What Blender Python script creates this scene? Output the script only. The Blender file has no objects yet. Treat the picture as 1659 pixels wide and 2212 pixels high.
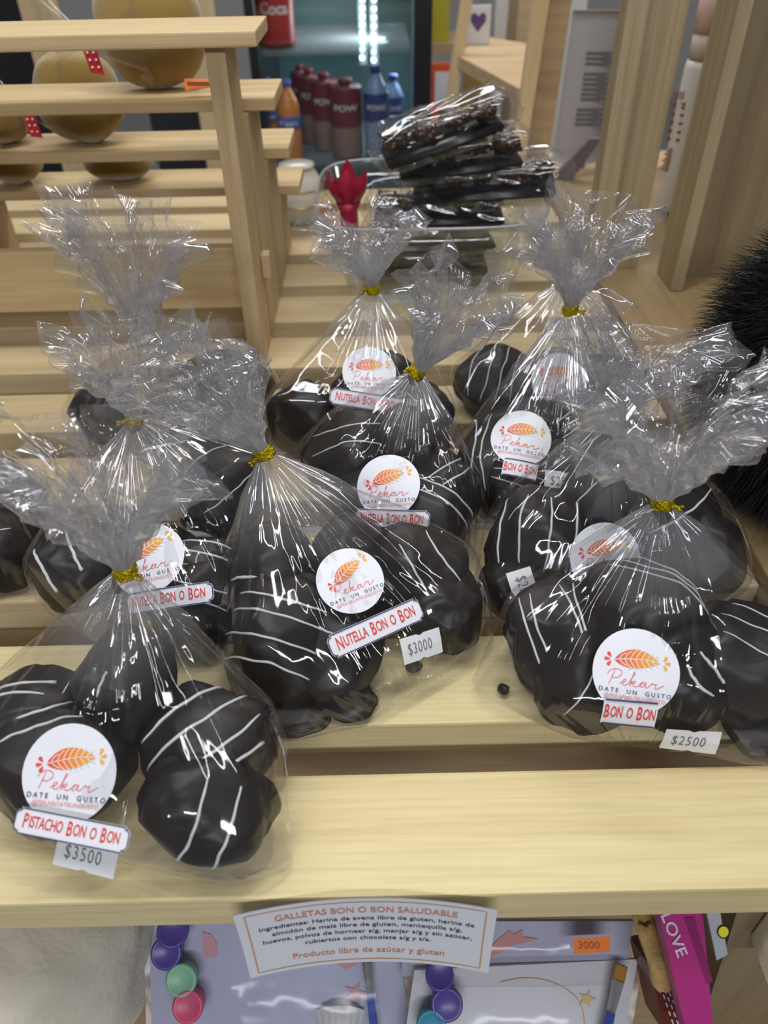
import bpy, bmesh, math, random
import numpy as np
from mathutils import Vector, Matrix, noise
from mathutils.bvhtree import BVHTree

# ------------------------------------------------------------------ camera, world, lights, exposure
SC = bpy.context.scene
COL = SC.collection
F_PX, W_PX, H_PX = 1640.0, 1659.0, 2212.0
CAM_H = 0.40
PITCH, ROLL = 40.0, 1.25
cd = bpy.data.cameras.new('camera')
cam = bpy.data.objects.new('camera', cd)
COL.objects.link(cam)
cd.sensor_fit = 'VERTICAL'
cd.sensor_height = 36.0
cd.lens = 36.0 * F_PX / H_PX
cd.clip_start = 0.01
cd.clip_end = 60
cam.matrix_world = (Matrix.Translation((0, 0, CAM_H)) @ Matrix.Rotation(math.radians(90 - PITCH), 4, 'X')
                    @ Matrix.Rotation(math.radians(-ROLL), 4, 'Z'))
cd.dof.use_dof = True
cd.dof.focus_distance = 0.50
cd.dof.aperture_fstop = 7.5
SC.camera = cam
CM = cam.matrix_world.copy()
CR = CM.to_3x3()
CO = CM.translation.copy()

w = bpy.data.worlds.new('shop_ambient')
SC.world = w
w.use_nodes = True
w.node_tree.nodes['Background'].inputs[0].default_value = (0.80, 0.82, 0.86, 1)
w.node_tree.nodes['Background'].inputs[1].default_value = 0.15

def area(name, loc, target, sx, sy, power, col):
    l = bpy.data.lights.new(name, 'AREA')
    l.shape = 'RECTANGLE'; l.size = sx; l.size_y = sy; l.energy = power; l.color = col
    o = bpy.data.objects.new(name, l)
    COL.objects.link(o)
    o.location = loc
    o.rotation_euler = (Vector(target) - Vector(loc)).to_track_quat('-Z', 'Y').to_euler()
    return o
area('ceiling_and_added_tube', (-0.12, 0.48, 1.62), (-0.1, 0.45, 0), 1.25, 0.07, 8.6, (1.0, 0.97, 0.90))
area('ceiling_and_added_tube', (0.45, 0.25, 1.62), (0.05, 0.4, 0), 0.06, 1.2, 6.0, (0.95, 0.97, 1.0))  # side tube added to put more bright streaks on the film
area('ceiling_and_added_tube', (-0.75, 0.35, 1.60), (0.0, 0.45, 0), 0.05, 1.2, 6.0, (0.95, 0.97, 1.0))  # opposite side tube, likewise added for film streaks
area('ceiling_and_added_tube', (0.1, -1.35, 1.10), (0.0, 0.35, 0), 1.4, 0.10, 17.0, (0.95, 0.97, 1.0))  # unseen low fill tube, added in front to brighten front faces
area('aisle_ceiling_light', (0.2, 2.3, 1.7), (0.2, 2.4, 0), 2.4, 0.3, 34, (1.0, 0.97, 0.92))

SC.view_settings.view_transform = 'Standard'
SC.view_settings.look = 'None'
SC.view_settings.exposure = 0.0
SC.view_settings.gamma = 1.0
SC.view_settings.use_curve_mapping = False
SC.cycles.transparent_max_bounces = 28
SC.cycles.max_bounces = 5
SC.cycles.glossy_bounces = 2
SC.cycles.diffuse_bounces = 2
SC.cycles.use_adaptive_sampling = True
SC.cycles.adaptive_threshold = 0.03
SC.cycles.caustics_reflective = False
SC.cycles.caustics_refractive = False
SC.cycles.sample_clamp_indirect = 4.0
SC.cycles.use_denoising = True

# ------------------------------------------------------------------ camera rays to scene points
def ray(px, py):
    d = CR @ Vector(((px - W_PX / 2) / F_PX, -(py - H_PX / 2) / F_PX, -1.0))
    return d
def atz(px, py, z):
    d = ray(px, py)
    return CO + d * ((z - CO.z) / d.z)
def aty(px, py, y):
    d = ray(px, py)
    return CO + d * ((y - CO.y) / d.y)
CAM_RIGHT = CR @ Vector((1, 0, 0))
CAM_UP = CR @ Vector((0, 1, 0))
CAM_FWD = CR @ Vector((0, 0, -1))
def depth_of(p):
    return (Vector(p) - CO).dot(CAM_FWD)
def px_len(n, p):
    return n * depth_of(p) / F_PX

# ------------------------------------------------------------------ materials
def new_mat(name):
    m = bpy.data.materials.new(name)
    m.use_nodes = True
    nt = m.node_tree
    return m, nt, nt.nodes['Principled BSDF']

def plain(name, col, rough=0.5, metal=0.0, coat=0.0, sheen=0.0, bump=0.0, bscale=200.0, emit=0.0, spec=0.5, vary=0.0, vscale=20):
    m, nt, b = new_mat(name)
    b.inputs['Base Color'].default_value = (*col, 1)
    b.inputs['Roughness'].default_value = rough
    b.inputs['Metallic'].default_value = metal
    b.inputs['Coat Weight'].default_value = coat
    b.inputs['Coat Roughness'].default_value = 0.15
    b.inputs['Sheen Weight'].default_value = sheen
    b.inputs['Specular IOR Level'].default_value = spec
    if emit:
        b.inputs['Emission Color'].default_value = (*col, 1)
        b.inputs['Emission Strength'].default_value = emit
    if bump:
        tc = nt.nodes.new('ShaderNodeTexCoord')
        n = nt.nodes.new('ShaderNodeTexNoise'); n.inputs['Scale'].default_value = bscale; n.inputs['Detail'].default_value = 3
        bp = nt.nodes.new('ShaderNodeBump'); bp.inputs['Strength'].default_value = bump; bp.inputs['Distance'].default_value = 0.001
        nt.links.new(tc.outputs['Object'], n.inputs['Vector'])
        nt.links.new(n.outputs['Fac'], bp.inputs['Height'])
        nt.links.new(bp.outputs['Normal'], b.inputs['Normal'])
    if vary:
        tc = nt.nodes.new('ShaderNodeTexCoord')
        n = nt.nodes.new('ShaderNodeTexNoise'); n.inputs['Scale'].default_value = vscale; n.inputs['Detail'].default_value = 4
        r = nt.nodes.new('ShaderNodeValToRGB')
        r.color_ramp.elements[0].position = 0.3; r.color_ramp.elements[1].position = 0.7
        r.color_ramp.elements[0].color = (*[max(0, c * (1 - vary)) for c in col], 1)
        r.color_ramp.elements[1].color = (*[min(1, c * (1 + vary)) for c in col], 1)
        nt.links.new(tc.outputs['Object'], n.inputs['Vector'])
        nt.links.new(n.outputs['Fac'], r.inputs['Fac'])
        nt.links.new(r.outputs['Color'], b.inputs['Base Color'])
    return m

def wood(name, light, dark, axis='X', rough=0.55, ring=14.0, seed=0.0):
    m, nt, b = new_mat(name)
    tc = nt.nodes.new('ShaderNodeTexCoord')
    mp = nt.nodes.new('ShaderNodeMapping')
    s = {'X': (0.9, ring, ring), 'Y': (ring, 0.9, ring), 'Z': (ring, ring, 0.9)}[axis]
    mp.inputs['Scale'].default_value = s
    mp.inputs['Location'].default_value = (seed, seed * 1.7, seed * 0.6)
    n1 = nt.nodes.new('ShaderNodeTexNoise'); n1.inputs['Scale'].default_value = 3.2; n1.inputs['Detail'].default_value = 5; n1.inputs['Distortion'].default_value = 0.7
    mp2 = nt.nodes.new('ShaderNodeMapping')
    s2 = {'X': (2, 60, 60), 'Y': (60, 2, 60), 'Z': (60, 60, 2)}[axis]
    mp2.inputs['Scale'].default_value = s2
    n2 = nt.nodes.new('ShaderNodeTexNoise'); n2.inputs['Scale'].default_value = 6.0; n2.inputs['Detail'].default_value = 3
    r = nt.nodes.new('ShaderNodeValToRGB')
    e = r.color_ramp.elements
    e[0].position = 0.30; e[0].color = (*dark, 1)
    e[1].position = 0.62; e[1].color = (*light, 1)
    mid = e.new(0.47); mid.color = (*[0.35 * d + 0.65 * l for d, l in zip(dark, light)], 1)
    r2 = nt.nodes.new('ShaderNodeValToRGB')
    r2.color_ramp.elements[0].position = 0.33; r2.color_ramp.elements[0].color = (0.80, 0.77, 0.71, 1)
    r2.color_ramp.elements[1].position = 0.6; r2.color_ramp.elements[1].color = (1, 1, 1, 1)
    mx = nt.nodes.new('ShaderNodeMixRGB'); mx.blend_type = 'MULTIPLY'; mx.inputs[0].default_value = 0.5
    L = nt.links.new
    L(tc.outputs['Object'], mp.inputs['Vector']); L(mp.outputs['Vector'], n1.inputs['Vector'])
    L(tc.outputs['Object'], mp2.inputs['Vector']); L(mp2.outputs['Vector'], n2.inputs['Vector'])
    L(n1.outputs['Fac'], r.inputs['Fac']); L(n2.outputs['Fac'], r2.inputs['Fac'])
    L(r.outputs['Color'], mx.inputs[1]); L(r2.outputs['Color'], mx.inputs[2])
    L(mx.outputs['Color'], b.inputs['Base Color'])
    bp = nt.nodes.new('ShaderNodeBump'); bp.inputs['Strength'].default_value = 0.12; bp.inputs['Distance'].default_value = 0.001
    L(n2.outputs['Fac'], bp.inputs['Height']); L(bp.outputs['Normal'], b.inputs['Normal'])
    b.inputs['Roughness'].default_value = rough
    return m

def film(name, haze=0.035, base=0.05, edge=0.55, rough=0.09, bump=0.6, tint=(0.97, 0.97, 0.975), streak=True, gather=0.0, reach=0.4):
    """thin clear plastic: lets light straight through, reflects more at grazing angles, crinkled"""
    m = bpy.data.materials.new(name)
    m.use_nodes = True
    nt = m.node_tree
    nt.nodes.clear()
    N, L = nt.nodes.new, nt.links.new
    out = N('ShaderNodeOutputMaterial')
    tr = N('ShaderNodeBsdfTransparent'); tr.inputs[0].default_value = (*tint, 1)
    gl = N('ShaderNodeBsdfGlossy'); gl.inputs['Color'].default_value = (0.95, 0.96, 1.0, 1); gl.inputs['Roughness'].default_value = rough
    df = N('ShaderNodeBsdfDiffuse'); df.inputs[0].default_value = (0.90, 0.90, 0.93, 1)
    tl = N('ShaderNodeBsdfTranslucent'); tl.inputs[0].default_value = (0.90, 0.90, 0.93, 1)
    dm = N('ShaderNodeMixShader'); dm.inputs[0].default_value = 0.4
    lw = N('ShaderNodeLayerWeight'); lw.inputs['Blend'].default_value = 0.35
    ma = N('ShaderNodeMath'); ma.operation = 'POWER'; ma.inputs[1].default_value = 2.2
    mb = N('ShaderNodeMath'); mb.operation = 'MULTIPLY_ADD'; mb.inputs[1].default_value = edge; mb.inputs[2].default_value = base
    m1 = N('ShaderNodeMixShader'); m2 = N('ShaderNodeMixShader')
    hz = N('ShaderNodeMath'); hz.operation = 'MULTIPLY_ADD'; hz.inputs[1].default_value = haze * 1.6; hz.inputs[2].default_value = haze * 0.5
    L(lw.outputs['Facing'], ma.inputs[0]); L(ma.outputs[0], mb.inputs[0])
    L(lw.outputs['Facing'], hz.inputs[0])
    L(df.outputs[0], dm.inputs[1]); L(tl.outputs[0], dm.inputs[2])
    hout, gout = hz.outputs[0], mb.outputs[0]
    if gather:
        uvn = N('ShaderNodeTexCoord'); sx = N('ShaderNodeSeparateXYZ'); L(uvn.outputs['UV'], sx.inputs[0])
        mr = N('ShaderNodeMapRange'); mr.interpolation_type = 'SMOOTHSTEP'
        mr.inputs['From Min'].default_value = 0.0; mr.inputs['From Max'].default_value = reach
        mr.inputs['To Min'].default_value = gather; mr.inputs['To Max'].default_value = 0.0
        L(sx.outputs[1], mr.inputs['Value'])
        a1 = N('ShaderNodeMath'); a1.operation = 'ADD'; L(hout, a1.inputs[0]); L(mr.outputs[0], a1.inputs[1])
        a2 = N('ShaderNodeMath'); a2.operation = 'MULTIPLY_ADD'; a2.inputs[1].default_value = 0.6; L(mr.outputs[0], a2.inputs[0]); L(gout, a2.inputs[2])
        hout, gout = a1.outputs[0], a2.outputs[0]
    L(hout, m1.inputs[0]); L(tr.outputs[0], m1.inputs[1]); L(dm.outputs[0], m1.inputs[2])
    L(gout, m2.inputs[0]); L(m1.outputs[0], m2.inputs[1]); L(gl.outputs[0], m2.inputs[2])
    L(m2.outputs[0], out.inputs['Surface'])
    if bump:
        tc = N('ShaderNodeTexCoord')
        ns = N('ShaderNodeTexNoise'); ns.inputs['Scale'].default_value = 1.0 if streak else 45.0; ns.inputs['Detail'].default_value = 1
        b2 = N('ShaderNodeBump'); b2.inputs['Strength'].default_value = bump; b2.inputs['Distance'].default_value = 0.003
        if streak:
            mp = N('ShaderNodeMapping'); mp.inputs['Scale'].default_value = (44, 2.5, 1)
            L(tc.outputs['UV'], mp.inputs['Vector']); L(mp.outputs['Vector'], ns.inputs['Vector'])
        else:
            L(tc.outputs['Object'], ns.inputs['Vector'])
        L(ns.outputs['Fac'], b2.inputs['Height'])
        L(b2.outputs['Normal'], gl.inputs['Normal'])
    return m

def ramp_uv(name, stops, rough=0.5):
    m, nt, b = new_mat(name)
    tc = nt.nodes.new('ShaderNodeTexCoord'); sp = nt.nodes.new('ShaderNodeSeparateXYZ'); r = nt.nodes.new('ShaderNodeValToRGB')
    e = r.color_ramp.elements
    e[0].position, e[0].color = stops[0][0], (*stops[0][1], 1)
    e[1].position, e[1].color = stops[-1][0], (*stops[-1][1], 1)
    for p, c in stops[1:-1]:
        q = e.new(p); q.color = (*c, 1)
    nt.links.new(tc.outputs['UV'], sp.inputs[0]); nt.links.new(sp.outputs[0], r.inputs[0]); nt.links.new(r.outputs[0], b.inputs['Base Color'])
    b.inputs['Roughness'].default_value = rough
    return m

M = dict(
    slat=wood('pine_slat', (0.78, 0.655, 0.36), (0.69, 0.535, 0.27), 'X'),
    slat2=wood('pine_slat_tan', (0.68, 0.54, 0.32), (0.56, 0.42, 0.23), 'X', seed=1.3),  # rear slats: browner wood tone, partly the light's colour put into it
    rackx=wood('rack_pine', (0.66, 0.50, 0.27), (0.50, 0.35, 0.17), 'X', seed=3.1),
    rackz=wood('rack_post_pine', (0.62, 0.46, 0.26), (0.46, 0.32, 0.16), 'Z', seed=5.2),
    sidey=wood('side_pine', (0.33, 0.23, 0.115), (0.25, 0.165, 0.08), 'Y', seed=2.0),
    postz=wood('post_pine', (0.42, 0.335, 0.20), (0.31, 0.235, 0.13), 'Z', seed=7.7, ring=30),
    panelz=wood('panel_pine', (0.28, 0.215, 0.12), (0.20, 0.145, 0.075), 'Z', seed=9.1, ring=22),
    farz=wood('far_pine', (0.80, 0.62, 0.36), (0.66, 0.48, 0.26), 'Z', seed=11.0),
    ladx=wood('ladder_shelf_pine', (0.62, 0.46, 0.28), (0.48, 0.33, 0.19), 'X', seed=4.2),
    block=plain('end_grain', (0.72, 0.64, 0.44), 0.75, bump=0.8, bscale=120, vary=0.08, vscale=60),
    choc=plain('dark_chocolate', (0.0125, 0.0078, 0.0066), 0.42, bump=0.10, bscale=60, spec=0.42, vary=0.35, vscale=25),
    cluster=plain('chocolate_cluster', (0.055, 0.026, 0.014), 0.35, coat=0.3, bump=0.5, bscale=130, vary=0.4, vscale=90),
    icing=plain('white_icing', (0.66, 0.69, 0.70), 0.45),
    film=film('cellophane', haze=0.014, base=0.050, edge=0.50, rough=0.06, bump=0.8, gather=0.21, reach=0.40),
    frill=film('cellophane_frill', haze=0.090, base=0.10, edge=0.50, rough=0.07, bump=0.9, gather=0.50, reach=0.50),
    wrap=film('tray_wrap', haze=0.012, base=0.05, edge=0.4, streak=False, bump=0.3, rough=0.06),
    sleeve=film('kit_sleeve', haze=0.05, base=0.012, edge=0.3, streak=False, bump=0.4, rough=0.12),
    glass=film('clear_glass', haze=0.0, base=0.03, edge=0.7, streak=False, bump=0.0, rough=0.03, tint=(0.95, 0.97, 0.97)),
    rim=plain('glass_rim', (0.35, 0.36, 0.40), 0.08, coat=1.0),
    gold=plain('gold_tie', (0.72, 0.56, 0.02), 0.22, metal=1.0, bump=1.0, bscale=900),
    paper=plain('white_paper', (0.80, 0.81, 0.88), 0.45),
    price=plain('price_paper', (0.74, 0.75, 0.78), 0.6),
    navy=plain('navy_print', (0.03, 0.035, 0.12), 0.5),
    red=plain('red_print', (0.72, 0.05, 0.035), 0.5),
    pink=plain('pink_print', (0.80, 0.16, 0.19), 0.5),
    salmon=plain('salmon_print', (0.75, 0.25, 0.22), 0.5),
    greyprint=plain('grey_print', (0.16, 0.16, 0.18), 0.5),
    rust=plain('rust_print', (0.66, 0.27, 0.16), 0.5),
    orangeline=plain('orange_line', (0.68, 0.36, 0.16), 0.5),
    leaf=ramp_uv('leaf_gradient', [(0.0, (0.80, 0.07, 0.05)), (0.3, (0.85, 0.17, 0.03)), (0.65, (0.86, 0.32, 0.03)), (1.0, (0.86, 0.45, 0.06))]),
    black=plain('black_plastic', (0.012, 0.012, 0.014), 0.35),
    blackmetal=plain('black_frame', (0.012, 0.014, 0.022), 0.3),
    fur=plain('black_fur', (0.006, 0.006, 0.008), 0.6, spec=0.3),
    white=plain('white_plastic', (0.72, 0.70, 0.66), 0.35),
    pinkcap=plain('pink_cap', (0.78, 0.55, 0.52), 0.3, coat=0.4),
    brownprint=plain('brown_print', (0.34, 0.12, 0.07), 0.5),
    yellowfur=plain('mustard_fuzz', (0.29, 0.185, 0.04), 0.9, sheen=0.6, bump=0.35, bscale=700, vary=0.15, vscale=30),
    ribbon=plain('red_ribbon', (0.50, 0.02, 0.03), 0.4),
    whitedot=plain('white_dot', (0.8, 0.75, 0.75), 0.5),
    orangetag=plain('orange_tag', (0.92, 0.22, 0.03), 0.5),
    pearl=plain('pearl_white', (0.68, 0.66, 0.60), 0.25, coat=0.5, vary=0.08, vscale=60),
    goldband=plain('gold_band', (0.55, 0.40, 0.14), 0.3, metal=0.9),
    petal=plain('dark_pink_petal', (0.42, 0.015, 0.06), 0.4),
    plush=plain('cream_plush', (0.60, 0.55, 0.46), 0.95, sheen=0.5, bump=0.8, bscale=260, vary=0.08, vscale=22),
    floor=plain('grey_floor', (0.42, 0.42, 0.43), 0.35, vary=0.06, vscale=3),
    wall=plain('white_wall', (0.72, 0.70, 0.68), 0.7),
    magenta=plain('magenta_cover', (0.42, 0.03, 0.20), 0.35),
    magdark=plain('magenta_print', (0.24, 0.015, 0.11), 0.4),
    maroon=plain('maroon_cover', (0.13, 0.018, 0.012), 0.35),
    lilactext=plain('lilac_text', (0.62, 0.55, 0.66), 0.5),
    straw=plain('woven_straw', (0.52, 0.34, 0.13), 0.8, bump=1.0, bscale=150, vary=0.3, vscale=120),
    greybox=plain('grey_box', (0.42, 0.44, 0.50), 0.5),
    smiley=plain('yellow_print', (0.82, 0.74, 0.03), 0.4),
    tray_black=plain('black_tray', (0.006, 0.006, 0.008), 0.25),
)

# ------------------------------------------------------------------ mesh helpers
class MB:
    def __init__(self):
        self.v, self.f, self.mi, self.uv = [], [], [], None
    def add(self, verts, faces, mi=0):
        b = len(self.v)
        self.v += [Vector(p) for p in verts]
        self.f += [tuple(b + i for i in f) for f in faces]
        self.mi += [mi] * len(faces)
        return self
    def box(self, x0, x1, y0, y1, z0, z1, mi=0, bev=0.0):
        if bev:
            bm = bmesh.new()
            bmesh.ops.create_cube(bm, size=1.0)
            for q in bm.verts:
                q.co = Vector(((x0 + x1) / 2 + q.co.x * (x1 - x0), (y0 + y1) / 2 + q.co.y * (y1 - y0), (z0 + z1) / 2 + q.co.z * (z1 - z0)))
            bmesh.ops.bevel(bm, geom=bm.edges[:], offset=bev, segments=2, affect='EDGES', profile=0.6)
            self.bm(bm, mi)
            return self
        v = [(x, y, z) for x in (x0, x1) for y in (y0, y1) for z in (z0, z1)]
        return self.add(v, [(0, 1, 3, 2), (4, 6, 7, 5), (0, 4, 5, 1), (2, 3, 7, 6), (0, 2, 6, 4), (1, 5, 7, 3)], mi)
    def obox(self, c, ax, ay, az, mi=0):
        c, ax, ay, az = Vector(c), Vector(ax), Vector(ay), Vector(az)
        v = [c + ax * i + ay * j + az * k for i in (-1, 1) for j in (-1, 1) for k in (-1, 1)]
        return self.add(v, [(0, 1, 3, 2), (4, 6, 7, 5), (0, 4, 5, 1), (2, 3, 7, 6), (0, 2, 6, 4), (1, 5, 7, 3)], mi)
    def bm(self, bm, mi=0):
        bm.verts.index_update()
        self.add([q.co.copy() for q in bm.verts], [[q.index for q in f.verts] for f in bm.faces], mi)
        bm.free()
        return self
    def slab(self, quad, t, mi=0):
        q = [Vector(p) for p in quad]
        n = (q[1] - q[0]).cross(q[3] - q[0]).normalized()
        if n.dot(CO - q[0]) < 0:
            n = -n
        v = q + [p - n * t for p in q]
        return self.add(v, [(0, 1, 2, 3), (7, 6, 5, 4), (0, 4, 5, 1), (1, 5, 6, 2), (2, 6, 7, 3), (3, 7, 4, 0)], mi)
    def lathe(self, prof, c=(0, 0, 0), n=32, mi=0, rot=None, sq=None):
        c = Vector(c)
        vs, fs = [], []
        for (r, z) in prof:
            for k in range(n):
                a = 2 * math.pi * k / n
                ca, sa = math.cos(a), math.sin(a)
                rr = r
                if sq:
                    rr = r / (abs(ca) ** sq + abs(sa) ** sq) ** (1.0 / sq)
                p = Vector((rr * ca, rr * sa, z))
                if rot is not None:
                    p = rot @ p
                vs.append(c + p)
        m = len(prof)
        for i in range(m - 1):
            for k in range(n):
                a, b = i * n + k, i * n + (k + 1) % n
                fs.append((a, b, b + n, a + n))
        if prof[0][0] > 1e-6:
            fs.append(tuple(reversed(range(n))))
        if prof[-1][0] > 1e-6:
            fs.append(tuple((m - 1) * n + k for k in range(n)))
        return self.add(vs, fs, mi)
    def tube(self, pts, r, seg=6, mi=0, closed=False):
        pts = [Vector(p) for p in pts]
        rs = r if isinstance(r, (list, tuple)) else [r] * len(pts)
        vs, fs = [], []
        n = len(pts)
        prev = None
        for i, p in enumerate(pts):
            if closed:
                t = pts[(i + 1) % n] - pts[i - 1]
            else:
                t = pts[min(i + 1, n - 1)] - pts[max(i - 1, 0)]
            t = t.normalized() if t.length > 1e-9 else Vector((0, 0, 1))
            if prev is None:
                u = t.orthogonal().normalized()
            else:
                u = prev - t * prev.dot(t)
                u = u.normalized() if u.length > 1e-6 else t.orthogonal().normalized()
            prev = u
            v = t.cross(u)
            for k in range(seg):
                a = 2 * math.pi * k / seg
                vs.append(p + (u * math.cos(a) + v * math.sin(a)) * rs[i])
        m = n if closed else n - 1
        for i in range(m):
            for k in range(seg):
                a, b = i * seg + k, i * seg + (k + 1) % seg
                j = ((i + 1) % n) * seg
                fs.append((a, b, j + (k + 1) % seg, j + k))
        if not closed:
            fs.append(tuple(reversed(range(seg))))
            fs.append(tuple((n - 1) * seg + k for k in range(seg)))
        return self.add(vs, fs, mi)
    def build(self, name, mats, parent=None, smooth=False):
        if not isinstance(mats, (list, tuple)):
            mats = [mats]
        off = Vector((0, 0, 0))
        q = parent
        while q is not None:
            off += Vector(q.location); q = q.parent
        me = bpy.data.meshes.new(name)
        me.from_pydata([p - off for p in self.v], [], self.f)
        for mm in mats:
            me.materials.append(mm)
        me.polygons.foreach_set('material_index', self.mi)
        if smooth:
            me.polygons.foreach_set('use_smooth', [True] * len(me.polygons))
        if self.uv is not None:
            l = me.uv_layers.new(name='UVMap')
            idx = np.empty(len(me.loops), dtype=np.int32)
            me.loops.foreach_get('vertex_index', idx)
            l.data.foreach_set('uv', np.array(self.uv, dtype=np.float32)[idx].ravel())
        me.update()
        o = bpy.data.objects.new(name, me)
        COL.objects.link(o)
        if parent is not None:
            o.parent = parent
        return o

def tag(o, label, cat, group=None, kind=None):
    o['label'] = label
    o['category'] = cat
    if group: o['group'] = group
    if kind: o['kind'] = kind
    return o
def thing(name, label, cat, loc=(0, 0, 0), group=None):
    o = bpy.data.objects.new(name, None)
    o.empty_display_size = 0.02
    COL.objects.link(o)
    o.location = loc
    return tag(o, label, cat, group)
def structure(o, label=None):
    o['kind'] = 'structure'
    if label: o['label'] = label
    return o
def px_box(x0, x1, r0, r1, y, dep):
    """box whose front face lies in plane y and spans columns x0..x1, rows r0..r1 of the view"""
    rm, xm = (r0 + r1) / 2, (x0 + x1) / 2
    return (aty(x0, rm, y).x, aty(x1, rm, y).x, y, y + dep, aty(xm, r1, y).z, aty(xm, r0, y).z)

# ------------------------------------------------------------------ 2-D print helpers
_tc = {}
def text2d(s, size=1.0, bold=0.0, spacing=1.0, align='CENTER', shear=0.0):
    key = (s, bold, spacing, align, shear)
    if key not in _tc:
        cu = bpy.data.curves.new('lettering', 'FONT')
        cu.body = s; cu.size = 1.0; cu.align_x = align; cu.align_y = 'CENTER'; cu.space_character = spacing; cu.shear = shear
        cu.resolution_u = 3; cu.offset = bold; cu.fill_mode = 'FRONT'
        o = bpy.data.objects.new('lettering', cu)
        COL.objects.link(o)
        dg = bpy.context.evaluated_depsgraph_get()
        me = bpy.data.meshes.new_from_object(o.evaluated_get(dg))
        _tc[key] = ([(v.co.x, v.co.y) for v in me.vertices], [tuple(p.vertices) for p in me.polygons])
        bpy.data.objects.remove(o); bpy.data.curves.remove(cu); bpy.data.meshes.remove(me)
    vs, fs = _tc[key]
    return [(x * size, y * size) for x, y in vs], fs

def smooth_pts(pts, sub=6, closed=False):
    pts = [Vector(p) if len(p) == 3 else Vector((p[0], p[1], 0)) for p in pts]
    n = len(pts); out = []
    for i in range(n if closed else n - 1):
        g = lambda k: pts[k % n] if closed else pts[max(0, min(n - 1, k))]
        a, b, c, d = g(i - 1), g(i), g(i + 1), g(i + 2)
        for k in range(sub):
            t = k / sub
            out.append(0.5 * ((2 * b) + (c - a) * t + (2 * a - 5 * b + 4 * c - d) * t * t + (3 * b - a - 3 * c + d) * t ** 3))
    if not closed:
        out.append(pts[-1])
    return out

def stroke2d(pts, wd):
    """a flat pen stroke of width wd along pts"""
    vs, fs = [], []
    n = len(pts)
    for i in range(n):
        a, b = pts[max(0, i - 1)], pts[min(n - 1, i + 1)]
        t = Vector((b[0] - a[0], b[1] - a[1]))
        t = t.normalized() if t.length > 1e-9 else Vector((1, 0))
        nx, ny = -t.y * wd / 2, t.x * wd / 2
        vs += [(pts[i][0] + nx, pts[i][1] + ny), (pts[i][0] - nx, pts[i][1] - ny)]
        if i:
            k = 2 * i
            fs.append((k - 2, k - 1, k + 1, k))
    return vs, fs

def xf(vf, sx=1.0, sy=1.0, dx=0.0, dy=0.0, rot=0.0):
    c, s = math.cos(rot), math.sin(rot)
    return [((x * sx) * c - (y * sy) * s + dx, (x * sx) * s + (y * sy) * c + dy) for x, y in vf[0]], vf[1]

def handletter(words_, size, gap):
    """hand-lettered small caps: first letter of each word tall; centred on 0"""
    x, vs, fs = 0.0, [], []
    for wd in words_:
        for k, part in enumerate((wd[0], wd[1:])):
            if not part:
                continue
            sz = size * (1.22 if (k == 0 and len(wd) > 1) else 0.98)
            v2, f2 = text2d(part, 1.0, 0.012, 0.95, 'LEFT', 0.06)
            v2 = [(a * sz * 0.62, b * sz) for a, b in v2]
            b = len(vs)
            mx = max(a for a, _ in v2)
            vs += [(x + a, q) for a, q in v2]
            fs += [tuple(b + i for i in f) for f in f2]
            x += mx + size * 0.05
        x += gap
    x -= gap
    return [(a - x / 2, q) for a, q in vs], fs

# ---- the round logo sticker, radius 1
def disc2d(r=1.0, rings=6, n=48):
    vs, fs = [(0, 0)], []
    for i in range(1, rings + 1):
        for k in range(n):
            a = 2 * math.pi * k / n
            vs.append((r * i / rings * math.cos(a), r * i / rings * math.sin(a)))
    for k in range(n):
        fs.append((0, 1 + k, 1 + (k + 1) % n))
    for i in range(rings - 1):
        for k in range(n):
            a, b = 1 + i * n + k, 1 + i * n + (k + 1) % n
            fs.append((a, a + n, b + n, b))
    return vs, fs

def leaf2d():
    """leaf lying along x from -0.5 to 0.5, tilted up to the right"""
    n, mw = 26, 6
    vs, fs, uv = [], [], []
    for i in range(n + 1):
        t = i / n
        hw = 0.215 * math.sin(math.pi * t ** 0.85) ** 0.8 if 0 < t < 1 else 0
        xc, yc = -0.52 + 1.04 * t, 0.05 * math.sin(math.pi * t)
        for j in range(mw + 1):
            s = -1 + 2 * j / mw
            vs.append((xc, yc - 0.045 + s * hw)); uv.append((t, 0.5))
    for i in range(n):
        for j in range(mw):
            a = i * (mw + 1) + j
            fs.append((a, a + mw + 1, a + mw + 2, a + 1))
    return vs, fs, uv
def petal2d(ang, L, wd, cx, cy):
    pts = [(L * 0.22, 0), (L * 0.5, wd * 0.30), (L * 0.80, wd * 0.5), (L * 0.96, wd * 0.3), (L, 0), (L * 0.96, -wd * 0.3), (L * 0.80, -wd * 0.5), (L * 0.5, -wd * 0.30)]
    return xf((pts, [tuple(range(8))]), 1, 1, cx, cy, ang)

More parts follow.
